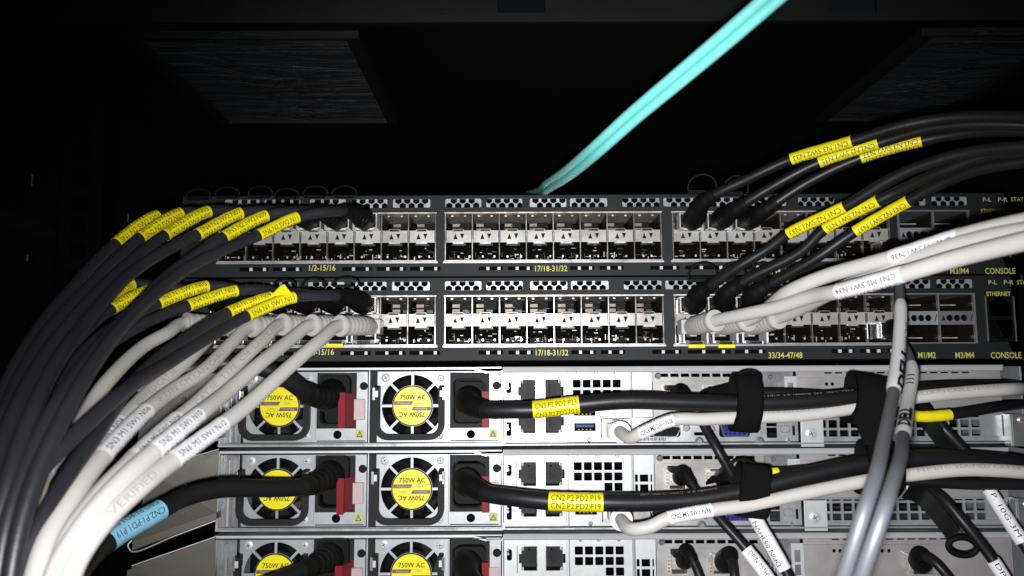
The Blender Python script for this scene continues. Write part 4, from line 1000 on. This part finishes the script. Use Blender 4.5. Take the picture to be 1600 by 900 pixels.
srv_white('white patch cable with sleeve CN2.M5.SW1.N36 dipping below the middle server', (964, 797), (971, 812, -16),
          [(987, 827, -34), (1015, 823, -38), (1044, 810, -38), (1112, 797, -38), (1172, 789, -38), (1250, 772, -38), (1350, 752, -38), (1430, 741, -38), (1510, 734, -38), (1600, 738, -36), (1700, 748, -30)],
          ((1044, 810), (1112, 797)), 'CN2.M5.SW1.N36', 0, [('FTP LTC VERIFIED CAT.5E', (1430, 735), (1590, 732), 1.9, .6, False, 'ink_grey')])
def dac_server(label, sock, pts, sl, txt, m_='label_white', r=2.25, rs=3.3, big=4.9, flip=False, ang=0, dz=0, tabtop=True, sname='label_sleeve', h=2.0, group='black cables plugged in the server cards'):
    c = at(sock[0], sock[1], YS); t = thing('card_cable', label, 'cable', c, group)
    m = MB(); m.box(c.x-5.6, c.x+4.2, YS-6, YS+8, c.z-4.6, c.z+3.8, 'tin'); m.build('connector_shell', t, bev=.3)
    if tabtop:
        m = MB(); m.box(c.x-6, c.x+5, YS-13, YS-3, c.z+2.9, c.z+5.6, 'plastic_black'); m.build('release_clip', t, bev=.7)
    pp = A3(pts); b0 = Vector((c.x+1, YS-5, c.z))
    PT = Path(spline([b0]+pp[:3], 10)); q = PT.sub(0, min(26, PT.L[-1]), 18); m = MB(); m.tube(q, [big-(big-r-.4)*(i/18)**1.3-(.25 if i % 3 == 0 and i > 4 else 0) for i in range(19)], 'plastic_black', 18); m.build('boot', t)
    P = jacket(t, [b0]+pp, r, 'pvc_black')
    if sl: sleeve(t, P, sl[0], sl[1], rs, m_, [(txt, ang)], h, flip, fill=.8)
    return t, P
dac_server('thin black cable from the top server, sleeve DP/N 053HVN below its hook tie', (1053, 618), [(1066, 612, -2), (1082, 632, -8), (1101, 668, -12), (1122, 705, -18), (1143, 742, -18), (1160, 775, -16), (1178, 806, -26), (1226, 890, -34), (1250, 940, -36)],
           ((1179, 807), (1226, 890)), 'DP/N 053HVN', ang=.45, flip=True, h=2.4)
dac_server('thin black cable from the middle server, its white sleeve cut by the photo edge', (1058, 743), [(1070, 740, -2), (1086, 764, -8), (1104, 788, -12), (1125, 812, -18), (1163, 855, -24), (1208, 915, -30), (1230, 960, -32)],
           ((1165, 858), (1208, 915)), 'DP/N 053HVN', ang=.2, flip=False, h=2.4)
dac_server('black cable in the left card socket of the lowest server', (1063, 872), [(1074, 862, -2), (1088, 888, -8), (1100, 925, -12), (1110, 970, -14)], None, '')
dac_server('black cable across the top server with a yellow sleeve at its right end', (1118, 618), [(1135, 612, -4), (1160, 618, -10), (1200, 615, -12), (1300, 620, -12), (1400, 640, -14), (1430, 650, -16), (1484, 648, -16), (1560, 636, -8), (1630, 628, 40)],
           ((1420, 650), (1484, 649)), '', 'label_yellow', r=2.6, rs=2.8, tabtop=False)
dac_server('black cable across the middle server, scrap of yellow sleeve beside its hook tie', (1122, 745), [(1140, 740, -4), (1165, 742, -12), (1205, 740, -14), (1300, 735, -16), (1400, 748, -24), (1500, 756, -26), (1600, 757, -26), (1690, 760, -24)],
           ((1180, 742), (1216, 739)), '', 'label_yellow', r=2.7, rs=2.9, tabtop=False)
dac_server('black cable in the right card socket of the lowest server', (1126, 874), [(1142, 868, -4), (1146, 888, -12), (1150, 925, -16), (1160, 970, -18)], None, '', tabtop=False, big=6)
def wide_strap(label, sock, pts, sl, txt, tab, ringc):
    t, P = dac_server(label, sock, pts, sl, txt, tabtop=False, r=2.5, rs=3.2, ang=.2, h=2.3, group='black cables with flat pull straps at right')
    if tab:
        q = spline(A3(tab), 8); mb = MB(); mb.ribbon(q, [Vector((.62, 0, .78))]*len(q), 8.5, 1.1, 'plastic_black')
        c = at(*ringc); ux, uz = Vector((.97, 0, -.18)), Vector((.2, -.25, 1))
        mb.tube(ring_pts(c, ux, uz, 7.0, 4.3, 26), 1.5, 'plastic_black', 10); mb.build('pull_strap', t, bev=.2)
    return t
wide_strap('black cable with flat strap from the top server, white sleeve reading 10G-3M', (1423, 622), [(1440, 632, -2), (1465, 660, -12), (1500, 697, -16), (1530, 735, -16), (1547, 768, -22), (1598, 848, -34), (1640, 910, -40)],
           ((1546, 766), (1598, 848)), 'P. 10G-3M', [(1432, 642, -4), (1452, 662, -14), (1485, 702, -15), (1510, 724, -14)], (1519, 735, -12))
wide_strap('black cable with flat strap and open ring, from the middle server', (1424, 752), [(1440, 758, -2), (1470, 776, -14), (1505, 816, -22), (1546, 868, -26), (1580, 922, -30), (1600, 960, -30)],
           ((1551, 876), (1580, 922)), 'DP/N', [(1418, 768, -6), (1440, 776, -16), (1468, 806, -20), (1492, 838, -22)], (1504, 854, -22))
dac_server('black cable in the far right card socket of the lowest server', (1428, 874), [(1440, 866, -4), (1462, 880, -12), (1490, 915, -16), (1510, 960, -18)], None, '', big=6.2, tabtop=False, group='black cables with flat pull straps at right')

# --- hook and loop ties
def tie(label, px, py, Y, hw, a, b, tilt=0.0, ring=None, flap=None):
    c = at(px, py, Y); t = thing('hook_tie', label, 'cable tie', c, 'black hook and loop ties on the server bundles')
    ax = Vector((math.cos(tilt), 0, math.sin(tilt))); uz = Vector((-math.sin(tilt), 0, math.cos(tilt)))
    n = 40; mb = MB(); W = 7
    R = random.Random(int(px)); V_ = []
    for i in range(n):
        an = 2*pi*i/n; e = 1+.05*math.sin(3*an+px); ca, sa = math.cos(an), math.sin(an)
        base = c+Vector((0, 1, 0))*(-a*e*math.copysign(abs(ca)**.75, ca))+uz*(b*e*math.copysign(abs(sa)**.75, sa))
        nn = (Vector((0, -1, 0))*ca/a+uz*sa/b).normalized()
        for j in range(W):
            u = -1+2*j/(W-1); V_.append(base+ax*(u*hw+.35*math.sin(an*4+px))+nn*(-.25*u*u+R.uniform(-.06, .06)))
    V2 = [p-(p-c-ax*((p-c).dot(ax)))*.1 for p in V_]
    f = [(i*W+j, ((i+1) % n)*W+j, ((i+1) % n)*W+j+1, i*W+j+1) for i in range(n) for j in range(W-1)]
    k = len(V_); f += [tuple(x+k for x in q) for q in f]
    for i in range(n):
        for j in (0, W-1): f.append((i*W+j, ((i+1) % n)*W+j, ((i+1) % n)*W+j+k, i*W+j+k))
    mb.add(V_+V2, f, 'velcro', True); mb.build('band', t)
    if ring:
        cr = at(*ring[:3]); mb = MB(); mb.tube(ring_pts(cr, Vector((1, 0, 0)), Vector((0, -.2, 1)), ring[3], ring[4], 24), .75, 'plastic_black', 10); mb.build('eyelet', t)
    if flap:
        q = spline(A3(flap), 8); mb = MB(); mb.ribbon(q, [Vector((1, 0, .25))]*len(q), 12, 1.2, 'velcro'); mb.build('tail', t)
tie('black hook tie round the cords at the middle of the top server', 1164, 630, -22, 6.3, 8.5, 14.4, -.07, (1169, 592, -20, 6.2, 3.8), [(1138, 612, -10), (1120, 605, -4), (1108, 612, 2)])
tie('black hook tie round the cords at the middle of the middle server', 1173, 767, -32, 7.1, 8.5, 12.4, -.12, (1160, 728, -22, 5.6, 3.4), [(1150, 745, -16), (1130, 742, -8), (1120, 752, 0)])
tie('black hook tie at the right of the top server, left of the white sleeves', 1353, 626, -24, 8.6, 9.5, 12.8, -.2, None, [(1350, 640, -32), (1362, 672, -36), (1378, 705, -38)])
tie('black hook tie at the right of the middle server, behind the white sleeves', 1372, 735, -34, 8.4, 9.5, 12.6, -.1, None, None)
